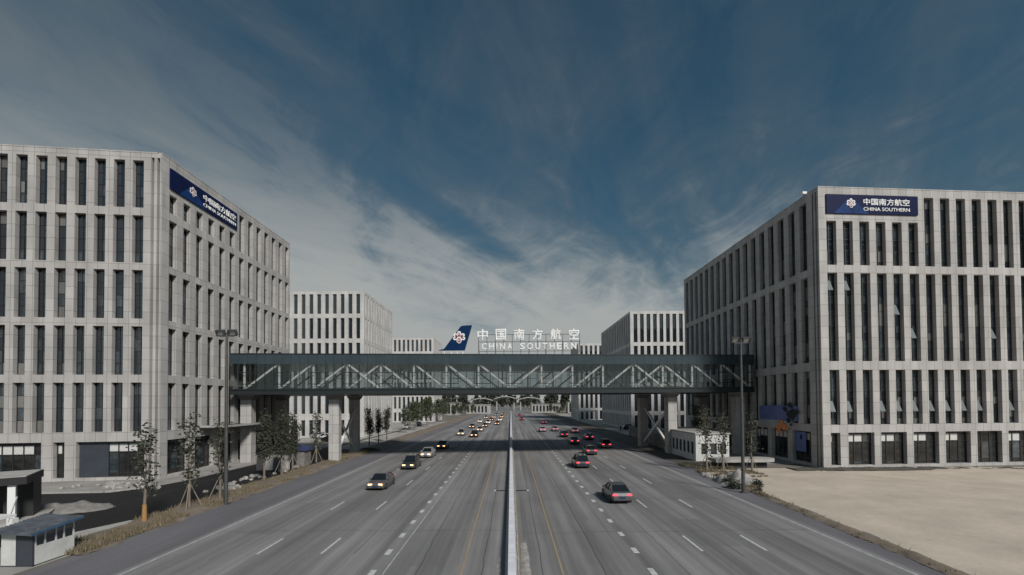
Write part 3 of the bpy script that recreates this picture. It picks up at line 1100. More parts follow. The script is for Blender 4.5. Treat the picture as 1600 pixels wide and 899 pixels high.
for side, yy in (('f', 0.0), ('b', WB)):
    g = MB()
    g.box(XL, XR, min(yy, yy - .02 if side == 'b' else yy + .02), max(yy + .02 if side == 'f' else yy, yy), ZF - 0.1, ZG)
    g.build('glass_wall', M['bglass' if side == 'f' else 'bglass2'], BR, False)
    fr = MB()
    y0, y1 = (-0.06, -0.003) if side == 'f' else (WB + .003, WB + 0.06)
    for k in range(nb + 1):
        x = XL + (XR - XL) * k / nb
        fr.box(x - .028, x + .028, y0, y1, ZF - .12, ZG)
    for k in range(nb):
        if k % 4 in (1, 2) or side == 'b' and k % 4 == 0:
            xa, xb = XL + (XR - XL) * k / nb + .03, XL + (XR - XL) * (k + 1) / nb - .03
            for zz in (11.45, 13.1):
                fr.box(xa, xb, y0 + .01, y1 - .005, zz - .055, zz + .055)
            if k % 4 == 1 and side == 'f':
                fr.box(xa - .07, xa + .05, y0 - .02, y0 - .002, 11.4, 13.15)
                fr.box(XL + (XR - XL) * (k + 2) / nb - .08, XL + (XR - XL) * (k + 2) / nb + .04, y0 - .02, y0 - .002, 11.4, 13.15)
    fr.box(XL, XR, y0 - .03, y1, ZF - .2, ZF + .02)
    fr.build('mullion_grid', M['steel'], BR, False)
    yi = 0.55 if side == 'f' else WB - 0.55
    for k in range(-8, 9):
        mb = MB()
        mb.box(k * PN - .13, k * PN + .13, yi - .09, yi + .09, ZF, ZG - .02)
        mb.build('post', M['whitesteel'], BR, False)
    for k in range(-8, 8):
        xa, xb = k * PN + .25, (k + 1) * PN - .25
        c = k if k >= 0 else -k - 1                       # panel number from the middle outwards
        dirs = []
        inner = (c < 4)
        if c == 4:
            dirs = [1, -1]
        elif k < 0:
            dirs = [-1] if inner else [1]
        else:
            dirs = [1] if inner else [-1]
        for n_, d_ in enumerate(dirs):
            mb = MB()
            za, zb = (ZF + .08, ZG - .12) if d_ > 0 else (ZG - .12, ZF + .08)
            mb.bar((xa, yi - .27 * n_ - .05, za), (xb, yi - .27 * n_ - .05, zb), 0.26, 0.26)
            mb.build('brace', M['whitesteel'], BR, False)


def pier(x, y, wd, m, half=None):
    mb = MB()
    h = wd / 2
    mb.box(x - h, x + h, y - h, y + h, 0.0, ZB - 0.75)
    o = mb.build('pier', M[m], BR, False)
    cp = MB()
    b0 = [(x - h, y - h), (x + h, y - h), (x + h, y + h), (x - h, y + h)]
    h2 = h + 0.42
    b1 = [(x - h2, y - h - .1), (x + h2, y - h - .1), (x + h2, y + h + .1), (x - h2, y + h + .1)]
    zz = (ZB - 0.748, ZB - 0.2)
    for k in range(4):
        j = (k + 1) % 4
        cp.face([(*b0[k], zz[0]), (*b0[j], zz[0]), (*b1[j], zz[1]), (*b1[k], zz[1])])
    cp.face([(*q, zz[0]) for q in b0])
    cp.box(x - h2, x + h2, y - h - .1, y + h + .1, zz[1], ZB - .004)
    cp.build('capital', M[m], o, False)
    return o


for xs in (-26.2, 26.0):
    pier(xs, 2.6, 1.45, 'stone')
    pier(xs, 14.2, 1.45, 'stone')
    for a, b in ((2.4, 8.6), (8.6, 2.4)):
        mb = MB()
        mb.bar((xs + (.1 if a < b else -.1), 3.4, a - 1.2), (xs + (.1 if a < b else -.1), 13.4, b - 1.2), 0.28, 0.28)
        mb.build('pier_brace', M['whitesteel'], BR, False)
pier(-38.6, 2.6, 1.5, 'stone')
pier(-38.6, 14.2, 1.5, 'stone')
pier(37.4, 2.6, 1.5, 'stone')
pier(37.4, 14.2, 1.5, 'stone')

# tail fin on the bridge roof
fin = thing('tail_fin', 'dark blue aircraft tail fin with a red and white blossom emblem on the bridge', 'sign', (-8, 66.9, ZT))


def ff(a, b, d):
    return Vector((a + 8, -d, b - ZT))


mb = MB()
mb.prism([(-10.75, 16.45), (-9.9, 16.7), (-7.45, 20.0), (-7.1, 20.15), (-5.75, 20.2), (-6.85, 16.45)], ff, -0.35, 0.12, 0)
mb.build('fin_panel', M['fin'], fin, False)
mb = MB()
emblem(mb, ff, -7.65, 18.3, 0.92, 0.13, 0, 1)
mb.build('emblem', [M['signwhite'], M['red']], fin, False)
for xx in (-9.9, -8.8, -7.9, -7.1):
    mb = MB()
    mb.box(xx + 8 - .06, xx + 8 + .06, 0.0, 0.2, 0.062, 0.66)
    mb.build('leg', M['whitesteel'], fin, False)

# rooftop letters
sg = thing('rooftop_lettering', 'large white rooftop lettering in two lines standing on the bridge', 'sign', (3, 67.9, ZT))
k0 = 67.9 / 700
for i, ch in enumerate('中国南方航空'):
    cx = (754.5 + 28.6 * i - 798) * k0
    me = text_mesh(ch, 1.0, 0.06, 0.026, width=1.62, height=1.72, mats=[M['signwhite']])
    me.transform(Matrix.Translation((cx - 3 - .81, 0, 18.05 - ZT)) @ Matrix.Rotation(R(90), 4, 'X'))
    link('character', me, sg)
xs_, word = 751, 'CHINA SOUTHERN'
adv = {'I': 0.5, ' ': 0.75, 'N': 1.05, 'O': 1.15, 'C': 1.05}
tot = sum(adv.get(c, 1.0) for c in word)
x = (751 - 798) * k0
full = (903 - 751) * k0
for c in word:
    wd = adv.get(c, 1.0) / tot * full
    if c != ' ':
        me = text_mesh(c, 1.0, 0.06, 0.03, width=(wd * .72 if c != 'I' else 0.16), height=1.02, mats=[M['signwhite']])
        me.transform(Matrix.Translation((x + (wd - (wd * .72 if c != 'I' else .16)) / 2 - 3, 0, 16.6 - ZT)) @ Matrix.Rotation(R(90), 4, 'X'))
        link('letter', me, sg)
    x += wd
mb = MB()
x0, x1 = (748 - 798) * k0 - 3, (907 - 798) * k0 - 3
for zz in (16.35, 17.8, 18.9):
    mb.box(x0, x1, 0.12, 0.19, zz - ZT, zz - ZT + .07)
n = 12
for k in range(n + 1):
    xx = x0 + (x1 - x0) * k / n
    mb.box(xx - .035, xx + .035, 0.2, 0.27, 0.062, 3.2)
    if k % 2 == 0:
        mb.bar((xx, 0.27, 2.6), (xx, 1.7, 0.07), 0.06, 0.06)
mb.build('support_frame', M['greysteel'], sg, False)

# ------------------------------------------------------------------ median
MD = thing('median_barrier', 'long pale concrete barrier down the middle of the road', 'barrier', (0, 12, 0))
prof = [(-.36, 0.0), (-.36, .1), (-.22, .30), (-.19, .66), (.19, .66), (.22, .30), (.36, .1), (.36, 0.0)]
mb = MB()
SEG = 4.0
for k in range(len(prof) - 1):
    a, b = prof[k], prof[k + 1]
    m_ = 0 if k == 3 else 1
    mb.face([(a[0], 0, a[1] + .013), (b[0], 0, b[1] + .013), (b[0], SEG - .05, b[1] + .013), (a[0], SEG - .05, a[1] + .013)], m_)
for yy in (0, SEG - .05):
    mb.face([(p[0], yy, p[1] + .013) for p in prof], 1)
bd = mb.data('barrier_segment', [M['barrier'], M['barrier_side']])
for k in range(95):
    link('barrier_segment', bd, MD, loc=(0, k * SEG, 0))
mb = MB()
for k in range(20):
    zc = .86
    mb.box(.36, .41, k * 4.0, k * 4 + 3.9, .30, .36)
mb.build('side_rail', M['yellow'], MD, False)
gr = terrain('grit', -0.95, -0.38, 13, 27, 0.2, lambda x, y, a, b: -0.03 + 0.14 * math.sin(math.pi * a) * math.sin(math.pi * min(1, b * 1.02)) * (0.9 + .35 * nz(x, y, .9)) + .03 * nz(x, y, 4), M['rock'])
tag(struct(gr, 'stuff'), 'grey grit washed up along the left foot of the median barrier', 'grit')
gr = terrain('grit', 0.40, 1.05, 13, 30, 0.2, lambda x, y, a, b: -0.03 + 0.15 * math.sin(math.pi * a) * math.sin(math.pi * min(1, b * 1.02)) * (0.9 + .35 * nz(x, y, .9)) + .03 * nz(x, y, 4), M['rock'])
tag(struct(gr, 'stuff'), 'grey grit washed up along the right foot of the median barrier', 'grit')
for sgn, nm in ((-1, 'left'), (1, 'right')):
    t = thing('cable_cover', 'thin dark strip with a pale tip lying on the road %s of the median' % nm, 'cable cover', (sgn * 0.4, 43.8, 0.014))
    mb = MB()
    mb.prism([(0, 0), (sgn * 1.1, 0), (sgn * 1.1, .05), (0, .05)], lambda a, b, d: Vector((a, d, b)), 0, 0.25)
    mb.build('strip', M['steel'], t, False)
    mb = MB()
    mb.prism([(sgn * 1.1, 0), (sgn * 1.3, 0), (sgn * 1.25, .08), (sgn * 1.1, .08)], lambda a, b, d: Vector((a, d, b)), 0, 0.25)
    mb.build('tip', M['paint'], t, False)


# ------------------------------------------------------------------ lamp posts
def lamp_post(x, y, h, label):
    t = thing('lamp_post', label, 'lamp post', (x, y, 0), 0, 'tall floodlight posts at the road edges')
    mb = MB()
    mb.tube((0, 0, 0), (0, 0, h), 0.17, 0.09, 10)
    mb.build('pole', M['greysteel'], t, False, merge=True, smooth=False)
    mb = MB()
    mb.box(-.3, .3, -.3, .3, 0, 0.06)
    for sx in (-.22, .22):
        for sy in (-.22, .22):
            mb.tube((sx, sy, .06), (sx, sy, .14), .03, n=6)
    mb.build('base_plate', M['greysteel'], t, False)
    mb = MB()
    mb.box(-.62, .62, -.05, .05, h - .35, h - .25)
    mb.build('cross_arm', M['greysteel'], t, False)
    for sx in (-.52, .52):
        mb = MB()
        T = Matrix.Translation((sx, 0, h)) @ Matrix.Rotation(R(28), 4, 'X')
        for q in ((-.36, .36, -.18, .12, .2, .26), (-.36, .36, -.18, .12, -.26, -.2), (-.36, -.3, -.18, .12, -.2, .2), (.3, .36, -.18, .12, -.2, .2), (-.3, .3, .06, .12, -.2, .2)):
            mb.box(*q, 0, T)
        o = mb.build('floodlight', M['greysteel'], t, False)
        mb = MB()
        mb.box(-.29, .29, -.05, -.03, -.19, .19, 0, T)
        mb.build('lens', M['lens'], o, False)
    return t


lamp_post(-24.75, 39.0, 14.9, 'tall grey floodlight post beside the left verge, in front of the building corner')
lamp_post(21.75, 42.2, 14.4, 'tall grey floodlight post at the edge of the sand on the right')

# ------------------------------------------------------------------ trees


def tree_data(seed, h, spread, nl, leaf, lm, upright=True, crown0=0.30):
    rnd = random.Random(seed)
    tr, cr = MB(), MB()
    pts = [Vector((0, 0, 0))]
    for k in range(1, 7):
        pts.append(Vector((rnd.gauss(0, .05) * k * .4, rnd.gauss(0, .05) * k * .4, h * 0.92 * k / 6)))
    r0 = 0.012 * h + 0.03
    for k in range(6):
        tr.tube(pts[k], pts[k + 1], r0 * (1 - k / 6.6), r0 * (1 - (k + 1) / 6.6), 7, 0, False)

    def at(f):
        g = min(5.999, max(0, f * 6))
        i = int(g)
        return pts[i].lerp(pts[i + 1], g - i)
    tips = []
    nb_ = rnd.randint(11, 15)
    for k in range(nb_):
        f = crown0 + (0.9 - crown0) * (k + rnd.random() * .6) / nb_
        p = at(f)
        a = k * 2.4 + rnd.uniform(-.4, .4)
        ln = h * spread * (1.15 - 0.6 * f) * rnd.uniform(.7, 1.2)
        up = rnd.uniform(1.3, 2.2) if upright else rnd.uniform(.3, .9)
        d = Vector((math.cos(a), math.sin(a), up)).normalized()
        mid = p + d * ln * .5 + Vector((rnd.gauss(0, .05), rnd.gauss(0, .05), 0)) * ln
        end = p + (d + Vector((0, 0, .35))).normalized() * ln
        rr_ = r0 * .32 * (1.1 - f * .5)
        tr.tube(p, mid, rr_, rr_ * .65, 5, 1, False)
        tr.tube(mid, end, rr_ * .65, rr_ * .2, 5, 1, False)
        tips += [(mid, .6), (mid.lerp(end, .5), .8), (end, 1.0)]
        for _ in range(3):
            q = p.lerp(end, rnd.uniform(.3, .9))
            e = q + Vector((rnd.gauss(0, .3), rnd.gauss(0, .3), rnd.uniform(.2, .7))) * ln * .5
            tr.tube(q, e, rr_ * .3, rr_ * .1, 4, 1, False)
            tips.append((e, .9))
    tips.append((at(1.0), 1.0))
    wts = [rnd.random() ** 1.6 for _ in tips]
    for _ in range(nl):
        p, s_ = rnd.choices(tips, wts)[0]
        sg_ = h * 0.035
        c = p + Vector((rnd.gauss(0, sg_), rnd.gauss(0, sg_), rnd.gauss(0, sg_ * 1.3)))
        q = Vector((rnd.gauss(0, 1), rnd.gauss(0, 1), rnd.gauss(0, .7))).normalized().to_track_quat('Z', 'Y')
        s2 = leaf * rnd.uniform(.6, 1.25)
        cr.face([c + q @ Vector(v) * s2 for v in ((-.5, 0, 0), (0, -.36, .05), (.55, 0, 0), (0, .36, .05))])
    return tr.data('trunk', [M['bark'], M['limb']]), cr.data('crown', [M[lm]])


def tree(x, y, label, cat, data, name, group, rz=0.0, sc=1.0, wrap=False, stakes=False, z=0.05):
    t = thing(name, label, cat, (x, y, z), rz, group)
    t.scale = (sc, sc, sc)
    link('trunk', data[0], t)
    link('crown', data[1], t)
    if wrap:
        mb = MB()
        mb.tube((0, 0, 0), (0, 0, 1.25), .17, .14, 9)
        mb.build('trunk_wrap', M['wrap'], t, False)
    if stakes:
        for a in (0.3, 2.4, 4.5):
            mb = MB()
            mb.tube((math.cos(a) * .9, math.sin(a) * .9, 0), (math.cos(a) * .08, math.sin(a) * .08, 1.9), .035, n=5)
            mb.build('stake', M['wood'], t, False)
    return t


STREET = [tree_data(100 + k, 7.6, 0.20, 420, 0.25, 'leaf', True, 0.2) for k in range(4)]
DENSE = [tree_data(200 + k, 7.6, 0.21, 2000, 0.22, 'leaf', True, 0.22) for k in range(3)]
BUSHY = [tree_data(300 + k, 8.5, 0.34, 2000, 0.34, 'leaf2', False, 0.22) for k in range(4)]
GL, GR_, GF = 'young trees along the left verge', 'young trees by the right pavement', 'distant trees along the road'
lt = [(-26.9, 33.0, 0, .97, 1, 0, 'STREET', 'sparse young tree with an orange wrapped trunk, nearest on the left verge'),
      (-26.5, 37.0, 1, 1.03, 0, 1, 'STREET', 'sparse staked young tree, second from the front on the left verge'),
      (-26.5, 40.9, 2, .98, 0, 1, 'STREET', 'sparse staked young tree just beyond the left lamp post'),
      (-27.6, 50.2, 0, 1.0, 0, 0, 'DENSE', 'leafy young tree in front of the entrance canopy, nearer of its clump'),
      (-27.6, 54.0, 1, .98, 0, 1, 'DENSE', 'leafy young tree in front of the entrance canopy, middle of its clump'),
      (-28.2, 58.0, 2, .96, 0, 1, 'DENSE', 'leafy young tree left of the blue roofed booth, farthest of its clump'),
      (-28.2, 65.0, 3, 1.0, 0, 1, 'STREET', 'staked young tree just behind the blue roofed booth'),
      (-27.8, 88.0, 1, 1.0, 0, 0, 'DENSE', 'dark leafy tree right beside the rear left pier'),
      (-27.6, 93.5, 2, .98, 0, 0, 'DENSE', 'dark leafy tree, second to the right of the left piers'),
      (-27.4, 99.0, 0, 1.0, 0, 0, 'DENSE', 'dark leafy tree, third to the right of the left piers')]
for x, y, v, sc, wr, st, kind, lab in lt:
    tree(x, y, lab, 'tree', (STREET if kind == 'STREET' else DENSE)[v], 'young_tree', GL, v * 1.3 + y, sc, wr, st, .15)
for k, (x, y, v, sc, lab) in enumerate([
        (23.9, 55.0, 1, 1.0, 'sparse young tree at the left corner of the white gate shed'),
        (26.2, 55.6, 2, 1.0, 'sparse young tree in front of the white gate shed windows'),
        (28.9, 54.0, 3, .98, 'upright young tree right of the right lamp post'),
        (28.4, 66.5, 0, 1.05, 'young tree rising behind the white gate shed'),
        (30.6, 74.0, 2, 1.05, 'young tree under the right end of the footbridge')]):
    tree(x, y, lab, 'tree', STREET[v] if k != 4 else DENSE[1], 'young_tree', GR_, k * 2.1, sc, False, k < 3, .1)
ftl = [(-30, 128, 0, .85), (-29.5, 138, 1, 1.05), (-31, 147, 2, 1.0), (-29.5, 157, 3, 1.15), (-31, 168, 0, 1.25), (-29, 182, 1, 1.15), (-30, 200, 2, 1.2), (-29, 228, 3, .8),
       (-31, 262, 1, .95), (-27.5, 246, 0, .8), (-29, 290, 2, .9), (-26.5, 312, 3, .8), (-28, 352, 1, .9), (33, 232, 1, .9), (36, 258, 2, 1.0), (28, 270, 3, .7), (33, 286, 0, .9), (27.5, 312, 1, .75), (30, 336, 2, .8)]
ORD = ['first', 'second', 'third', 'fourth', 'fifth', 'sixth', 'seventh', 'eighth', 'ninth', 'tenth', 'eleventh', 'twelfth', 'thirteenth', 'fourteenth', 'fifteenth', 'sixteenth']
for k, (x, y, v, sc) in enumerate(ftl):
    sd_ = 'left' if x < 0 else 'right'
    n_ = k if x < 0 else k - 13
    tree(x, y, 'green bushy tree beyond the footbridge on the %s, %s along the road' % (sd_, ORD[n_]), 'tree', BUSHY[v], 'bushy_tree', GF, k * 1.7, sc, z=.2)
rnd = random.Random(12)
xs_far = []
k = 0
BACK = [tree_data(400 + k, 9.0, 0.36, 800, 0.85, 'leafd', False, 0.12) for k in range(3)]
for x in range(-150, 160, 6):
    xx = x + rnd.uniform(-3, 3)
    yy = 430 + rnd.uniform(-25, 60)
    if abs(xx) < 34:
        yy = 520 + rnd.uniform(0, 60)
    tree(xx, yy, 'far dark trees closing the view at the end of the road', 'tree', BACK[k % 3], 'distant_tree', 'tree line at the end of the road', k * 1.1, rnd.uniform(1.6, 2.3))
    k += 1


def shrub_data(seed, r, n, leaf, lm):
    rnd = random.Random(seed)
    st, cr = MB(), MB()
    for k in range(7):
        a = k * .9
        st.tube((0, 0, 0), (math.cos(a) * r * .6, math.sin(a) * r * .6, r * rnd.uniform(.8, 1.3)), .02, .008, 4, 0, False)
    for _ in range(n):
        a, b = rnd.uniform(0, math.tau), rnd.random()
        d = Vector((math.cos(a) * math.sqrt(1 - b * b), math.sin(a) * math.sqrt(1 - b * b), b * 1.25)) * r * rnd.uniform(.45, 1.0) * (.85 + .4 * nz(a * 2, b * 3, 1, seed))
        q = Vector((rnd.gauss(0, 1), rnd.gauss(0, 1), rnd.gauss(0, 1))).normalized().to_track_quat('Z', 'Y')
        s2 = leaf * rnd.uniform(.6, 1.3)
        cr.face([d + q @ Vector(v) * s2 for v in ((-.5, 0, 0), (0, -.4, 0), (.55, 0, 0), (0, .4, 0))])
    return st.data('stems', [M['limb']]), cr.data('foliage', [M[lm]])


SHR = [shrub_data(1, .75, 420, .14, 'leafd'), shrub_data(2, .6, 340, .13, 'leaf')]
for k, (x, y, s_, lab) in enumerate([(20.9 + 1.0, 44.2, .9, 'dark low shrub at the foot of the right lamp post'), (22.6, 46.6, 1.1, 'dark shrub between the lamp post and the rubble heap'), (24.6, 45.0, .8, 'small shrub at the edge of the sand'), (23.4, 42.6, .6, 'smallest shrub beside the sand, right of the lamp post')]):
    t = thing('shrub', lab, 'shrub', (x, y, .05), k, 'shrubs around the right lamp post')
    t.scale = (s_ * 1.3,) * 3
    link('stems', SHR[k % 2][0], t)
    link('foliage', SHR[k % 2][1], t)


# ------------------------------------------------------------------ rubble
def heap(name, x, y, rx, ry, h, m, label, cat, seed):
    o = terrain(name, x - rx, x + rx, y - ry, y + ry, 0.28,
                lambda px, py, a, b: 0.0 + max(-.05, h * (1 - ((px - x) / rx) ** 2 - ((py - y) / ry) ** 2) * (0.7 + .8 * nz(px, py, .8, seed)) + .14 * nz(px, py, 2.2, seed)), M[m])
    return tag(o, label, cat)


heap('gravel_heap', -37.0, 37.6, 3.4, 2.1, 0.6, 'gravel', 'low grey gravel heap on the black side road by the gatehouse', 'gravel heap', 3)
heap('rubble_heap', 23.9, 47.6, 2.2, 2.9, 1.6, 'rock', 'pale rubble heap behind the right lamp post', 'rubble heap', 5)


def rock_data(seed, r):
    bm = bmesh.new()
    bmesh.ops.create_icosphere(bm, subdivisions=2, radius=r)
    for v in bm.verts:
        v.co *= 1 + .45 * mn.noise(v.co * (1.6 / r) + Vector((seed * 3.1, 0, 0)))
        v.co.z *= .7
    me = bpy.data.meshes.new('broken_stone')
    bm.to_mesh(me)
    bm.free()
    me.materials.append(M['rock'])
    return me


RK = [rock_data(k, .22 + .06 * (k % 4)) for k in range(6)]
rnd = random.Random(9)
for k in range(26):
    o = link('broken_stone', RK[k % 6], loc=(-29.0 + rnd.uniform(-1.6, 1.2), 44 + 18 * rnd.random(), .12), rz=k)
    tag(o, 'pale broken stone lying between the black side road and the left verge', 'stone', 'broken stones by the left verge')
for k in range(22):
    o = link('broken_stone', RK[k % 6], loc=(-46 + 9.5 * rnd.random() + .3 * k / 22, 45.6 + rnd.uniform(0, 3), .2), rz=k)
    tag(o, 'building debris stone on the paving in front of the left block', 'stone', 'debris in front of the left block')
for k in range(18):
    o = link('broken_stone', RK[k % 6], loc=(23.0 + rnd.uniform(-.9, 3), 44.5 + 8 * rnd.random(), .15), rz=k)
    tag(o, 'pale broken stone in the weeds behind the right lamp post', 'stone', 'broken stones by the right lamp post')

# ------------------------------------------------------------------ small buildings left
K = thing('kiosk', 'small white kiosk with slate door and blue corrugated roof at the lower left', 'kiosk', (-26.6, 25.4, 0.02))
mb = MB()
x0, x1, y0, y1, h = -.85, .85, -1.15, 1.15, 1.95
mb.box(x0, x0 + .8, y0, y0 + .05, .06, h)                                   # front white panel
mb.box(x0, x0 + .05, y0 + .053, y1, .06, h)
mb.box(x0 + .053, x1 - .053, y1 - .05, y1, .06, h)
mb.box(x1 - .05, x1, y0 + .10, y1, .06, 1.05)                                # side wall under windows
for a in (y0 + .1, -.55, .05, .5, y1 - .09):
    mb.box(x1 - .052, x1 + .003, a, a + .09, 1.053, h)
mb.box(x1 - .051, x1 + .002, y0 + .1, y1, h - .16, h - .003)
mb.build('wall', M['kioskwhite'], K, False)
mb = MB()
mb.box(x0 + .85, x1 - .12, y0 - .01, y0 + .04, .06, h - .03)
mb.build('door', M['kioskdark'], K, False)
mb = MB()
for q in ((x0 + .803, x0 + .847), (x1 - .117, x1 + .0)):
    mb.box(*q, y0 - .02, y0 + .09, .0, h)
mb.box(x0, x1, y0 - .025, y1, .0, .057)
mb.build('corner_post', M['kioskdark'], K, False)
mb = MB()
mb.box(x1 - .045, x1 - .025, y0 + .2, y1 - .02, 1.06, h - .17)
mb.build('window', M['glassd'], K, False)
mb = MB()
nr = 26
for k in range(nr):                                                             # corrugated shed roof
    ya, yb = -1.45 + 2.9 * k / nr, -1.45 + 2.9 * (k + 1) / nr
    zo = .05 if k % 2 else 0
    mb.box(-1.15, 1.12, ya, yb, h + .02, h + .09 + zo, 0, Matrix.Rotation(R(3.5), 4, 'Y') @ Matrix.Rotation(R(5), 4, 'X'))
mb.build('roof', M['kioskroof'], K, False)
mb = MB()
mb.box(1.125, 1.16, -1.46, 1.46, h + .0, h + .14, 0, Matrix.Rotation(R(3.5), 4, 'Y') @ Matrix.Rotation(R(5), 4, 'X'))
mb.build('roof_edge', M['skyblueroof'], K, False)

G = thing('gatehouse', 'flat roofed gatehouse with black side wall and white porch column at the left edge', 'gatehouse', (-39.7, 31.85, 0.02), R(35))
mb = MB()
mb.box(-4.5, 4.2, -2.3, 2.0, 3.2, 3.57)
mb.build('roof', M['concrete'], G, False)
mb = MB()
mb.box(-4.5, 4.25, -2.36, -2.303, 3.0, 3.53)
mb.box(4.203, 4.26, -2.3, 2.0, 3.0, 3.53)
mb.build('fascia', M['blackwall'], G, False)
mb = MB()
mb.box(2.6, 4.15, -.2, 1.95, .33, 3.197)
mb.box(-4.4, 2.597, 1.65, 1.95, .33, 3.197)
mb.build('wall', M['blackwall'], G, False)
mb = MB()
mb.box(3.25, 3.65, -2.15, -1.75, .33, 3.197)
mb.build('column', M['white'], G, False)
mb = MB()
mb.box(-4.5, 4.9, -2.6, 2.1, 0, .32)
mb.build('plinth', M['concrete'], G, False)
mb = MB()
for k in range(5):
    mb.box(-4.2 + 1.25 * k, -4.13 + 1.25 * k, .8, .87, .325, 3.19)
for zz in (.5, 1.3, 2.4):
    mb.box(-4.2, .9, .805, .865, zz, zz + .06)
mb.build('window_frame', M['frame'], G, False)
mb = MB()
mb.box(-4.2, .9, .875, .9, .33, 3.19)
mb.build('window', M['glassm'], G, False)

t = thing('parking_barrier', 'white raised barrier arm on a post in front of the gatehouse', 'barrier arm', (-33.9, 30.6, .02))
mb = MB()
mb.box(-.2, .2, -.2, .2, 0, 1.0)
mb.build('post', M['white'], t, False)
mb = MB()
mb.bar((0, -.25, .9), (.55, -.25, 2.5), .08, .05)
mb.build('arm', M['white'], t, False)
t = thing('canopy', 'low white canopy edged in bright blue at the left picture edge', 'canopy', (-32.5, 27.2, 0.02))
mb = MB()
mb.box(-4, 1.6, -.6, .9, 1.75, 1.9)
mb.build('roof', M['white'], t, False)
mb = MB()
mb.box(-4, 1.62, -.66, -.603, 1.82, 1.99)
mb.build('roof_edge', M['skyblueroof'], t, False)
for xx in (-3.6, 1.4):
    mb = MB()
    mb.box(xx - .05, xx + .05, -.4, -.3, 0, 1.748)
    mb.build('post', M['greysteel'], t, False)

# entrance canopy on the left block
t = thing('entrance_canopy', 'thin dark entrance canopy projecting from the left block under the footbridge', 'canopy', (-38.7, 64, 5.4))
mb = MB()
mb.box(-1.58, 1.5, -6, 6.5, 0.02, 0.42)
mb.build('roof', M['steel'], t, False)
mb = MB()
mb.box(1.503, 1.56, -6.05, 6.55, 0.22, 0.5)
mb.box(-1.58, 1.5, -6.06, -6.003, 0.22, 0.5)
mb.build('rim', M['concrete'], t, False)

# booth with blue roof
t = thing('booth', 'grey metal booth with a dark blue curved roof beside the left verge', 'booth', (-29.6, 62.4, .05), R(4))
mb = MB()
mb.box(-1.3, 1.3, -1.2, 1.2, 0, 2.15)
for k in range(7):
    mb.box(-1.28 + .42 * k, -1.24 + .42 * k, -1.23, -1.203, .05, 2.1)
mb.build('wall', M['greywall'], t, False)
mb = MB()
arc = [(-1.55 + 3.1 * k / 10, 2.153 + .62 * math.sin(math.pi * k / 10) + .02) for k in range(11)]
mb.prism(arc + [(1.55, 2.153), (-1.55, 2.153)], lambda a, b, d: Vector((a, d, b)), -1.45, 1.45)
mb.build('roof', M['blueroof'], t, False)
mb = MB()
mb.box(-.5, .3, -1.26, -1.235, .05, 1.95)
mb.build('door', M['greysteel'], t, False)
t = thing('hoarding', 'pale propped hoarding sheets between the leafy trees and the booth', 'hoarding', (-31.6, 58.5, .02), R(8))
for k in range(4):
    mb = MB()
    T = Matrix.Translation((-1.5 + k * 1.02, .12 * (k % 2), 0)) @ Matrix.Rotation(R(-6), 4, 'X')
    mb.box(0, 1.0, 0, .05, 0, 1.9 - .12 * (k % 3), 0, T)
    mb.build('sheet', M['concrete'] if k % 2 else M['greysteel'], t, False)

# ------------------------------------------------------------------ right hand side small things
t = thing('gate_shed', 'white gate shed with dark square windows and a flat roof beside the right pavement', 'shed', (25.5, 62, 0.02))
mb = MB()


def shed_wall(O, ud, Ln, zt, ops):
    P_ = facade(mb, O, ud, Ln, zt, ops, .18)
    return P_


opsa = [(.75 + 1.3 * k, 1.6 + 1.3 * k, 1.25, 2.75) for k in range(3)]
Pf = shed_wall((25.5, 62), (1, 0), 4.6, 4.0, opsa)
opsb = [(1.0 + 1.45 * k, 2.0 + 1.45 * k, 1.2, 2.9) for k in range(6)]
Ps = shed_wall((25.5, 72), (0, -1), 10, 4.0, opsb)
facade(mb, (30.1, 62), (0, 1), 10, 4.0, [], .18)
facade(mb, (30.1, 72), (-1, 0), 4.6, 4.0, [], .18)
mb.build('wall', M['kioskwhite'], t)
for P_, ud_, oo in ((Pf, (1, 0), opsa), (Ps, (0, -1), opsb)):
    for o in oo:
        add_window(t, P_, ud_, *o, .18, 'far', 1, True)
mb = MB()
mb.box(25.35, 30.25, 61.85, 72.15, 4.003, 4.2)
mb.build('roof', M['concrete'], t)
mb = MB()
mb.box(30.0, 30.26, 61.84, 72.16, 4.203, 4.5)
mb.box(25.34, 29.99, 71.9, 72.16, 4.203, 4.5)
mb.build('parapet', M['steel'], t)
t = thing('concrete_platform', 'raised concrete slab with a rounded end in front of the white gate shed', 'platform', (29.5, 58.5, 0.02))
poly = [(-3.4, -1.3), (3.2, -1.3)] + [(3.2 + 1.4 * math.sin(math.pi * k / 8), -1.3 + 1.3 * (1 - math.cos(math.pi * k / 8))) for k in range(1, 8)] + [(3.2, 1.3), (-3.4, 1.3)]
mb = MB()
mb.prism(poly, lambda a, b, d: Vector((a, b, d)), .75, 1.15)
mb.build('slab', M['concrete'], t, False)
mb = MB()
mb.box(-3.0, 3.4, -.7, .9, 0, .748)
mb.build('base', M['blackwall'], t, False)
t = thing('garden_wall', 'low grey stone wall running back from the right footbridge piers', 'wall', (28.5, 90, 0.02))
mb = MB()
a, b = Vector((27.6, 88.4, 0)), Vector((30.0, 114, 0))
n = 7
for k in range(n):
    p, q = a.lerp(b, k / n), a.lerp(b, (k + 1) / n)
    d = (q - p).normalized()
    T = Matrix(((d.x, -d.y, 0, p.x), (d.y, d.x, 0, p.y), (0, 0, 1, 0), (0, 0, 0, 1)))
    ln = (q - p).length
    mb.box(.2, ln - .2, -.12, .12, 0, 2.4, 0, T)
    mb.box(-.197, .197, -.2, .2, 0, 2.65, 0, T)
    mb.box(.2, ln - .2, -.17, .17, 2.403, 2.53, 0, T)
mb.build('masonry', M['greywall'], t)
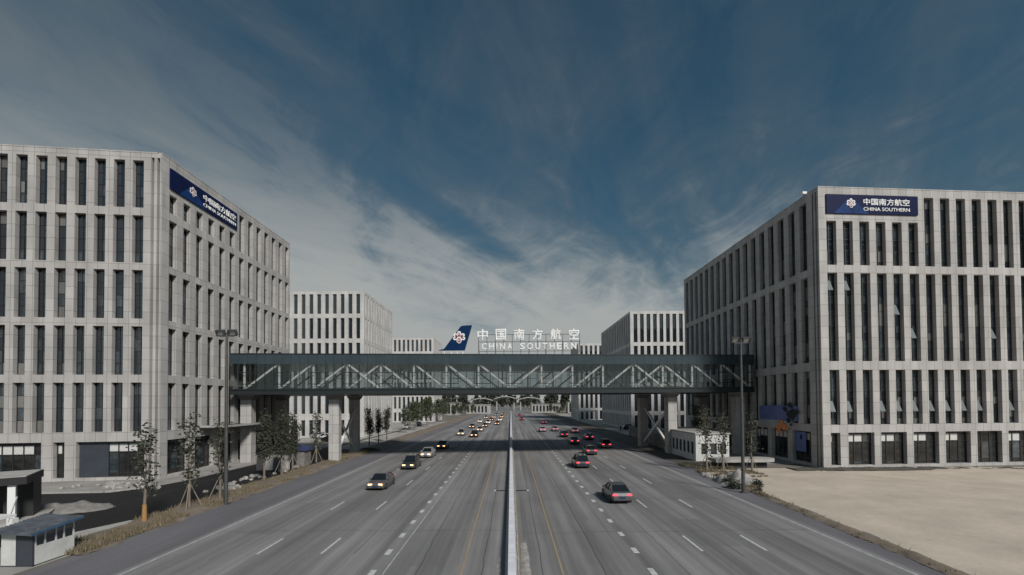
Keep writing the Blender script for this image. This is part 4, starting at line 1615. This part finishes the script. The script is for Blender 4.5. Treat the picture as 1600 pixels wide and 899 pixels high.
t = thing('garden_wall', 'low grey wall with barred openings between the right piers and the gate shed', 'wall', (26.5, 80, 0.02))
mb = MB()
ops_ = [(.8 + 1.7 * k, 1.9 + 1.7 * k, .8, 2.1) for k in range(7)]
P_ = facade(mb, (27.0, 86.5), (-.07, -1), 13.2, 2.7, ops_, .25)
facade(mb, (26.05, 73.3), (.07, 1), 13.2, 2.7, [], .1)
mb.face([(27.0, 86.5, 2.7), (27.3, 86.5, 2.7), (26.35, 73.3, 2.7), (26.05, 73.3, 2.7)])
mb.build('masonry', M['greywall'], t)
mb = MB()
for o in ops_:
    for j in range(4):
        aa = o[0] + .18 + .25 * j
        p, q = P_(aa, o[2], .12), P_(aa, o[3], .12)
        mb.tube(p, q, .025, n=5)
mb.build('bars', M['steel'], t)

# blue shop banner on the shaded side of the right block
t = thing('shop_banner', 'blue shop banner with an orange blossom print on the shaded side of the right block', 'banner', (38.9, 65, 5))
mb = MB()
fb = lambda a, b, d: Vector((39.18 - d, 70.2 - a, b))
mb.prism([(0, 5.75), (9.0, 5.75), (9.0, 7.85), (0, 7.85)], fb, 0.0, .22, 0)
mb.build('panel', M['bluepanel'], t)
mb = MB()
mb.prism([(0.1, 4.7), (7.6, 4.7), (7.6, 5.74), (0.1, 5.74)], fb, 0.0, .18, 0)
mb.build('lower_panel', M['paleblue'], t)
mb = MB()
rnd = random.Random(4)
for k in range(26):
    cx, cy, r_ = 5.6 + rnd.gauss(0, .75), 5.0 + rnd.gauss(0, .42), rnd.uniform(.15, .36)
    mb.prism([(cx + r_ * math.cos(q * 1.05) * (1 + .3 * (q % 2)), cy + r_ * math.sin(q * 1.05)) for q in range(6)], fb, .185 + k * .002, .23 + k * .004, 0)
mb.build('blossom_print', M['orange'], t)
mb = MB()
for k in range(22):  # black blobs paint a tree-like shadow onto the banner
    cx, cy, r_ = 7.9 + rnd.gauss(0, .6), 6.6 + rnd.gauss(0, .55), rnd.uniform(.2, .45)
    mb.prism([(cx + r_ * math.cos(q * 1.05) * (1 + .3 * (q % 2)), cy + r_ * math.sin(q * 1.05)) for q in range(6)], fb, .225 + k * .002, .25 + k * .004, 0)
mb.build('tree_shadow_print', M['blackwall'], t)
t = thing('poster', 'blue poster in the ground floor window of the right block', 'poster', (38.9, 61.6, 2))
mb = MB()
mb.prism([(8.0, 1.7), (10.1, 1.7), (10.1, 4.35), (8.0, 4.35)], fb, -.35, -.3, 0)
mb.build('panel', M['bluepanel'], t)
mb = MB()
mb.prism([(8.9, 3.3), (9.35, 3.3), (9.3, 4.0), (8.95, 4.0)], fb, -.298, -.29, 0)
mb.build('print', M['navy'], t)
# roof-edge light
t = thing('roof_light', 'small white floodlight on the roof corner of the right block', 'light', A2 + Vector((-.0, 3.0, HR + .14)))
mb = MB()
mb.tube((0.2, 0, 0), (0.2, 0, .35), .05, n=6)
mb.build('stem', M['greysteel'], t, False)
mb = MB()
mb.box(-.05, .5, -.2, .2, .35, .65)
mb.build('head', M['white'], t, False)


# ------------------------------------------------------------------ far things under the bridge
def low_house(x, y, wx, wy, h, label, roof='concrete', wall_='white'):
    t = thing('low_building', label, 'building', (x, y, 0))
    mb = MB()
    ops = [(1 + 2.6 * k, 2.4 + 2.6 * k, 1.0, h - .9) for k in range(int((wx - 1.5) / 2.6))]
    P_ = facade(mb, (x - wx / 2, y), (1, 0), wx, h, ops, .2)
    facade(mb, (x + wx / 2, y), (0, 1), wy, h, [], .2)
    facade(mb, (x + wx / 2, y + wy), (-1, 0), wx, h, [], .2)
    facade(mb, (x - wx / 2, y + wy), (0, -1), wy, h, [], .2)
    mb.build('wall', M[wall_], t)
    for o in ops:
        add_window(t, P_, (1, 0), *o, .2, 'far', 0, False)
    mb = MB()
    mb.box(x - wx / 2 - .4, x + wx / 2 + .4, y - .4, y + wy + .4, h + .003, h + .35)
    mb.build('roof', M[roof], t)


low_house(-24, 330, 18, 10, 6.5, 'low pale building far down the left side of the road', wall_='concrete')
low_house(-45, 300, 22, 10, 8, 'long low pale building beyond the far left trees', wall_='concrete')
low_house(27, 345, 22, 10, 6.5, 'low pale building far down the right side of the road', wall_='concrete')
low_house(52, 330, 20, 12, 8, 'low grey building far right beyond the last office block', wall_='concrete')
t = thing('gate_canopy', 'far pale canopy with three shallow arched roofs across the end of the road', 'canopy', (-2, 455, 0))
for x_, w_, h_ in ((-27, 22, 10.5), (-3.5, 23, 12.0), (21, 24, 11.0)):
    arc = [(x_ - w_ / 2 + w_ * k / 12, h_ + 2.4 * math.sin(math.pi * k / 12)) for k in range(13)]
    mb = MB()
    mb.prism(arc + [(p[0], p[1] - .9) for p in arc[::-1]], lambda a, b, d: Vector((a, d, b)), -5, 5)
    mb.build('roof', M['concrete'], t, False)
    for sx in (-.38, .38):
        mb = MB()
        mb.box(x_ + w_ * sx - .5, x_ + w_ * sx + .5, -1, 1, 0, h_ + 1.0)
        mb.build('column', M['concrete'], t, False)
t = thing('bus_shelter', 'small white flat roofed shelter beyond the right piers', 'shelter', (33.6, 196, 0), 0)
mb = MB()
mb.box(-5, 4, -2, 2, 4.2, 4.7)
mb.build('roof', M['white'], t, False)
for xx in (-4.6, 3.6):
    mb = MB()
    mb.box(xx - .35, xx + .35, -1.7, -1.1, 0, 4.198)
    mb.build('post', M['white'], t, False)


# ------------------------------------------------------------------ cars
def loft(mb, secs, m=0):
    for k in range(len(secs) - 1):
        a, b = secs[k], secs[k + 1]
        n_ = len(a)
        for i in range(n_):
            j = (i + 1) % n_
            mb.face([a[i], a[j], b[j], b[i]], m)
    mb.face(secs[0][::-1], m)
    mb.face(secs[-1], m)


def car_data(kind):
    """local: nose towards -y, origin on the ground at the middle"""
    Lc, W = (4.65, .90) if kind == 'sedan' else (4.6, .93)
    suv = kind != 'sedan'
    b = MB()
    st = [(-2.32, .70, .32, .55), (-2.22, .82, .24, .70), (-1.9, .88, .20, .78), (-1.0, W, .20, .92), (0, W, .20, .96), (1.1, W, .20, .98), (1.9, .88, .22, .99 if not suv else 1.02), (2.2, .83, .27, .93), (2.32, .74, .36, .72)]
    secs = []
    for y, hw, zb, zt in st:
        secs.append([Vector(p) for p in ((-hw * .9, y, zb), (-hw, y, zb + (zt - zb) * .35), (-hw * .985, y, zt - .12), (-hw * .88, y, zt), (hw * .88, y, zt), (hw * .985, y, zt - .12), (hw, y, zb + (zt - zb) * .35), (hw * .9, y, zb))])
    loft(b, secs)
    zr = 1.46 if not suv else 1.68
    ys = ((-1.15, -.35), (.85 if not suv else 1.75, 1.85 if not suv else 2.2))
    b.box(-.60, .60, ys[0][1] - .02, ys[1][0] + .02, zr - .05, zr)
    for sx in (-1, 1):
        for (ya, yb) in ((ys[0][0], ys[0][1]), (ys[1][1], ys[1][0]), (.25, .25)):
            b.bar((sx * .78, ya, .94), (sx * .585, yb, zr - .03), .07, .07)
        b.box(sx * .95 - .09, sx * .95 + .09, -.98, -.82, .92, 1.06)
    for sx in (-1, 1):                                                        # dark wheel arches and sill
        for yy in (-1.38, 1.42):
            for q in range(8):
                a0, a1 = math.pi * q / 8, math.pi * (q + 1) / 8
                b.face([(sx * .925, yy + .37 * math.cos(a0), .32 + .37 * math.sin(a0)), (sx * .925, yy + .37 * math.cos(a1), .32 + .37 * math.sin(a1)), (sx * .925, yy, .32)], 1)
        b.box(sx * .905 - .02, sx * .905 + .02, -1.0, 1.05, .2, .30, 1)
        b.box(sx * .86 - .015, sx * .86 + .015, -.9, 1.5, .955, .99, 1)
    b.box(-.42, .42, -2.335, -2.30, .42, .60, 1)                               # grille
    b.box(-.70, .70, 2.30, 2.335, .38, .46, 1)
    body = b.data('body', [M['car_grey'], M['tyre']], merge=True, smooth=False)
    g = MB()
    lo, hi = [(-.76, ys[0][0], .93), (.76, ys[0][0], .93), (.76, ys[1][1], .95), (-.76, ys[1][1], .95)], [(-.57, ys[0][1], zr - .052), (.57, ys[0][1], zr - .052), (.57, ys[1][0], zr - .052), (-.57, ys[1][0], zr - .052)]
    for k in range(4):
        j = (k + 1) % 4
        g.face([lo[k], lo[j], hi[j], hi[k]])
    g.face(hi)
    glass = g.data('windows', [M['carglass']])
    wt, wr = MB(), MB()
    n_ = 16
    for k in range(n_):
        a0, a1 = 2 * math.pi * k / n_, 2 * math.pi * (k + 1) / n_
        for r0, r1, xa, xb in ((.32, .32, -.1, .1), (.32, .2, .1, .105), (.2, .32, -.105, -.1)):
            wt.face([(xa, r0 * math.cos(a0), r0 * math.sin(a0)), (xa, r0 * math.cos(a1), r0 * math.sin(a1)), (xb, r1 * math.cos(a1), r1 * math.sin(a1)), (xb, r1 * math.cos(a0), r1 * math.sin(a0))])
    wr.tube((-.09, 0, 0), (.09, 0, 0), .2, n=12)
    hl, tl = MB(), MB()
    hl.box(-.19, .19, -.06, .05, -.075, .075)
    tl.box(-.2, .2, -.05, .05, -.07, .08)
    pl_ = MB()
    pl_.box(-.24, .24, -.012, .012, -.07, .07)
    return dict(body=body, glass=glass, tyre=wt.data('tyre', [M['tyre']]), rim=wr.data('rim', [M['rim']]), hl=hl, tl=tl, plate=pl_.data('number_plate', [M['plate']]))


CD = {k: car_data(k) for k in ('sedan', 'suv')}
CM = {}


def car(x, y, rz, colour, lights, label, group, kind='sedan', name='car'):
    t = thing(name, label, 'car', (x, y, .014), rz, group)
    d = CD[kind]
    key = (kind, colour)
    if key not in CM:
        me = d['body'].copy()
        me.materials.clear()
        me.materials.append(M['car_' + colour])
        me.materials.append(M['tyre'])
        CM[key] = me
    link('body', CM[key], t)
    link('windows', d['glass'], t)
    for sx in (-1, 1):
        for yy in (-1.38, 1.42):
            wq = link('wheel', d['tyre'], t, loc=(sx * .83, yy, .32))
            link('rim', d['rim'], wq)
    for nm, key2, yy, zz in (('headlight', 'hl', -2.25, .62), ('tail_light', 'tl', 2.265, .80)):
        mt = {'hl': M['headlamp'] if lights else M['headoff'], 'tl': M['taillamp'] if lights else M['tailoff']}[key2]
        kk = (key2, lights)
        if kk not in CM:
            CM[kk] = d[key2].data(nm, [mt])
        for sx in (-1, 1):
            link(nm, CM[kk], t, loc=(sx * (.50 if key2 == 'hl' else .60), yy, zz))
    link('number_plate', d['plate'], t, loc=(0, 2.335, .58))
    link('number_plate', d['plate'], t, loc=(0, -2.335, .42))
    return t


GO, GA, GP = 'oncoming cars with headlights lit', 'cars driving away with tail lights lit', 'cars parked by the left blocks'
oncoming = [(-13.4, 46.5, 'grey', 'outer lane'), (-13.3, 60, 'dark grey', 'outer lane'), (-13.3, 72.0, 'silver', 'outer lane'), (-12.9, 85, 'grey', 'outer lane'),
            (-13.0, 118, 'silver', 'outer lane'), (-13.0, 150, 'grey', 'outer lane'), (-13.0, 190, 'white', 'outer lane'), (-13, 235, 'silver', 'outer lane'),
            (-9.1, 112, 'dark grey', 'middle lane'), (-9.2, 134, 'silver', 'middle lane'), (-9.0, 156, 'grey', 'middle lane'), (-9.1, 180, 'white', 'middle lane'), (-9, 208, 'black', 'middle lane'), (-9, 240, 'silver', 'middle lane'), (-9, 280, 'grey', 'middle lane'),
            (-5.2, 170, 'grey', 'inner lane'), (-5, 205, 'white', 'inner lane'), (-5, 245, 'silver', 'inner lane'), (-5, 300, 'black', 'inner lane')]
cnt = {}
for x, y, c, ln in oncoming:
    n_ = cnt[ln] = cnt.get(ln, 0) + 1
    car(x, y, 0, c, True, '%s car with warm headlights, %s nearest in the oncoming %s' % (c, ORD[n_ - 1], ln), GO, 'suv' if (n_ + len(ln)) % 3 == 0 else 'sedan')
away = [(9.3, 40, 'grey', 'middle lane'), (9.2, 60, 'dark grey', 'middle lane'), (9.1, 130, 'silver', 'middle lane'),
        (12.9, 74, 'dark grey', 'outer lane'), (12.8, 92, 'grey', 'outer lane'), (12.9, 110, 'black', 'outer lane'), (12.9, 132, 'silver', 'outer lane'), (12.9, 175, 'grey', 'outer lane'),
        (17.4, 84, 'grey', 'edge lane'), (17.5, 102, 'dark grey', 'edge lane'), (17.5, 124, 'silver', 'edge lane'),
        (5.0, 210, 'dark grey', 'inner lane'), (5.0, 270, 'grey', 'inner lane')]
cnt = {}
for x, y, c, ln in away:
    n_ = cnt[ln] = cnt.get(ln, 0) + 1
    car(x, y, math.pi, c, True, '%s car with red tail lights, %s nearest in the outbound %s' % (c, ORD[n_ - 1], ln), GA, 'suv' if (n_ + len(ln)) % 3 == 1 else 'sedan')
for x, y, rz, c, lab in [(-44, 107.5, R(82), 'white', 'white car parked in the yard left of the front left pier'), (-47.5, 118 - 6, R(85), 'silver', 'silver car parked behind the white one in the left yard'),
                         (-40, 100.5, R(84), 'black', 'black car parked low behind the booth in the left yard'), (-34.5, 168, R(5), 'dark blue', 'dark car parked beside the far left trees'),
                         (-35, 150, R(5), 'white', 'white car parked beyond the left piers near the bushy trees')]:
    car(x, y, rz, c, False, lab, GP)
car(36.0, 141 - 6, R(90), 'black', False, 'black car parked at the far end of the low stone wall', 'cars parked on the right pavement', 'suv')


# ------------------------------------------------------------------ a person far off on the right pavement
def person(x, y, label):
    vs = [(0, 0, .95), (0, 0, 1.15), (0, 0, 1.40), (0, 0, 1.52), (0, -.02, 1.63), (-.10, 0, .90), (-.11, -.08, .50), (-.11, -.02, .08), (-.11, -.16, .05), (.10, 0, .90), (.11, .12, .50), (.11, .22, .10), (.11, .10, .05),
          (-.19, 0, 1.40), (-.25, .06, 1.12), (-.24, -.04, .88), (.19, 0, 1.40), (.25, -.06, 1.12), (.24, -.16, .90)]
    es = [(0, 1), (1, 2), (2, 3), (3, 4), (0, 5), (5, 6), (6, 7), (7, 8), (0, 9), (9, 10), (10, 11), (11, 12), (2, 13), (13, 14), (14, 15), (2, 16), (16, 17), (17, 18)]
    rad = [.15, .14, .15, .06, .105, .10, .07, .05, .045, .10, .07, .05, .045, .07, .05, .04, .07, .05, .04]
    me = bpy.data.meshes.new('body')
    me.from_pydata(vs, es, [])
    o = bpy.data.objects.new('tmp', me)
    COL.objects.link(o)
    md = o.modifiers.new('skin', 'SKIN')
    for v, r_ in zip(me.skin_vertices[0].data, rad):
        v.radius = (r_, r_)
    me.skin_vertices[0].data[0].use_root = True
    o.modifiers.new('sub', 'SUBSURF').levels = 1
    bpy.context.view_layer.update()
    m2 = bpy.data.meshes.new_from_object(o.evaluated_get(DG()))
    bpy.data.objects.remove(o)
    m2.materials.clear()
    m2.materials.append(mat('dark_clothes', (.02, .02, .022), .9))
    m2.materials.append(mat('skin', (.35, .22, .16), .6))
    for p in m2.polygons:
        c = p.center
        p.material_index = 1 if (c.z > 1.5 and c.y < -.04) else 0
        p.use_smooth = True
    t = thing('person', label, 'person', (x, y, .03))
    link('body', m2, t)


person(31.3, 128, 'person in dark clothes walking on the pale pavement before the low stone wall')
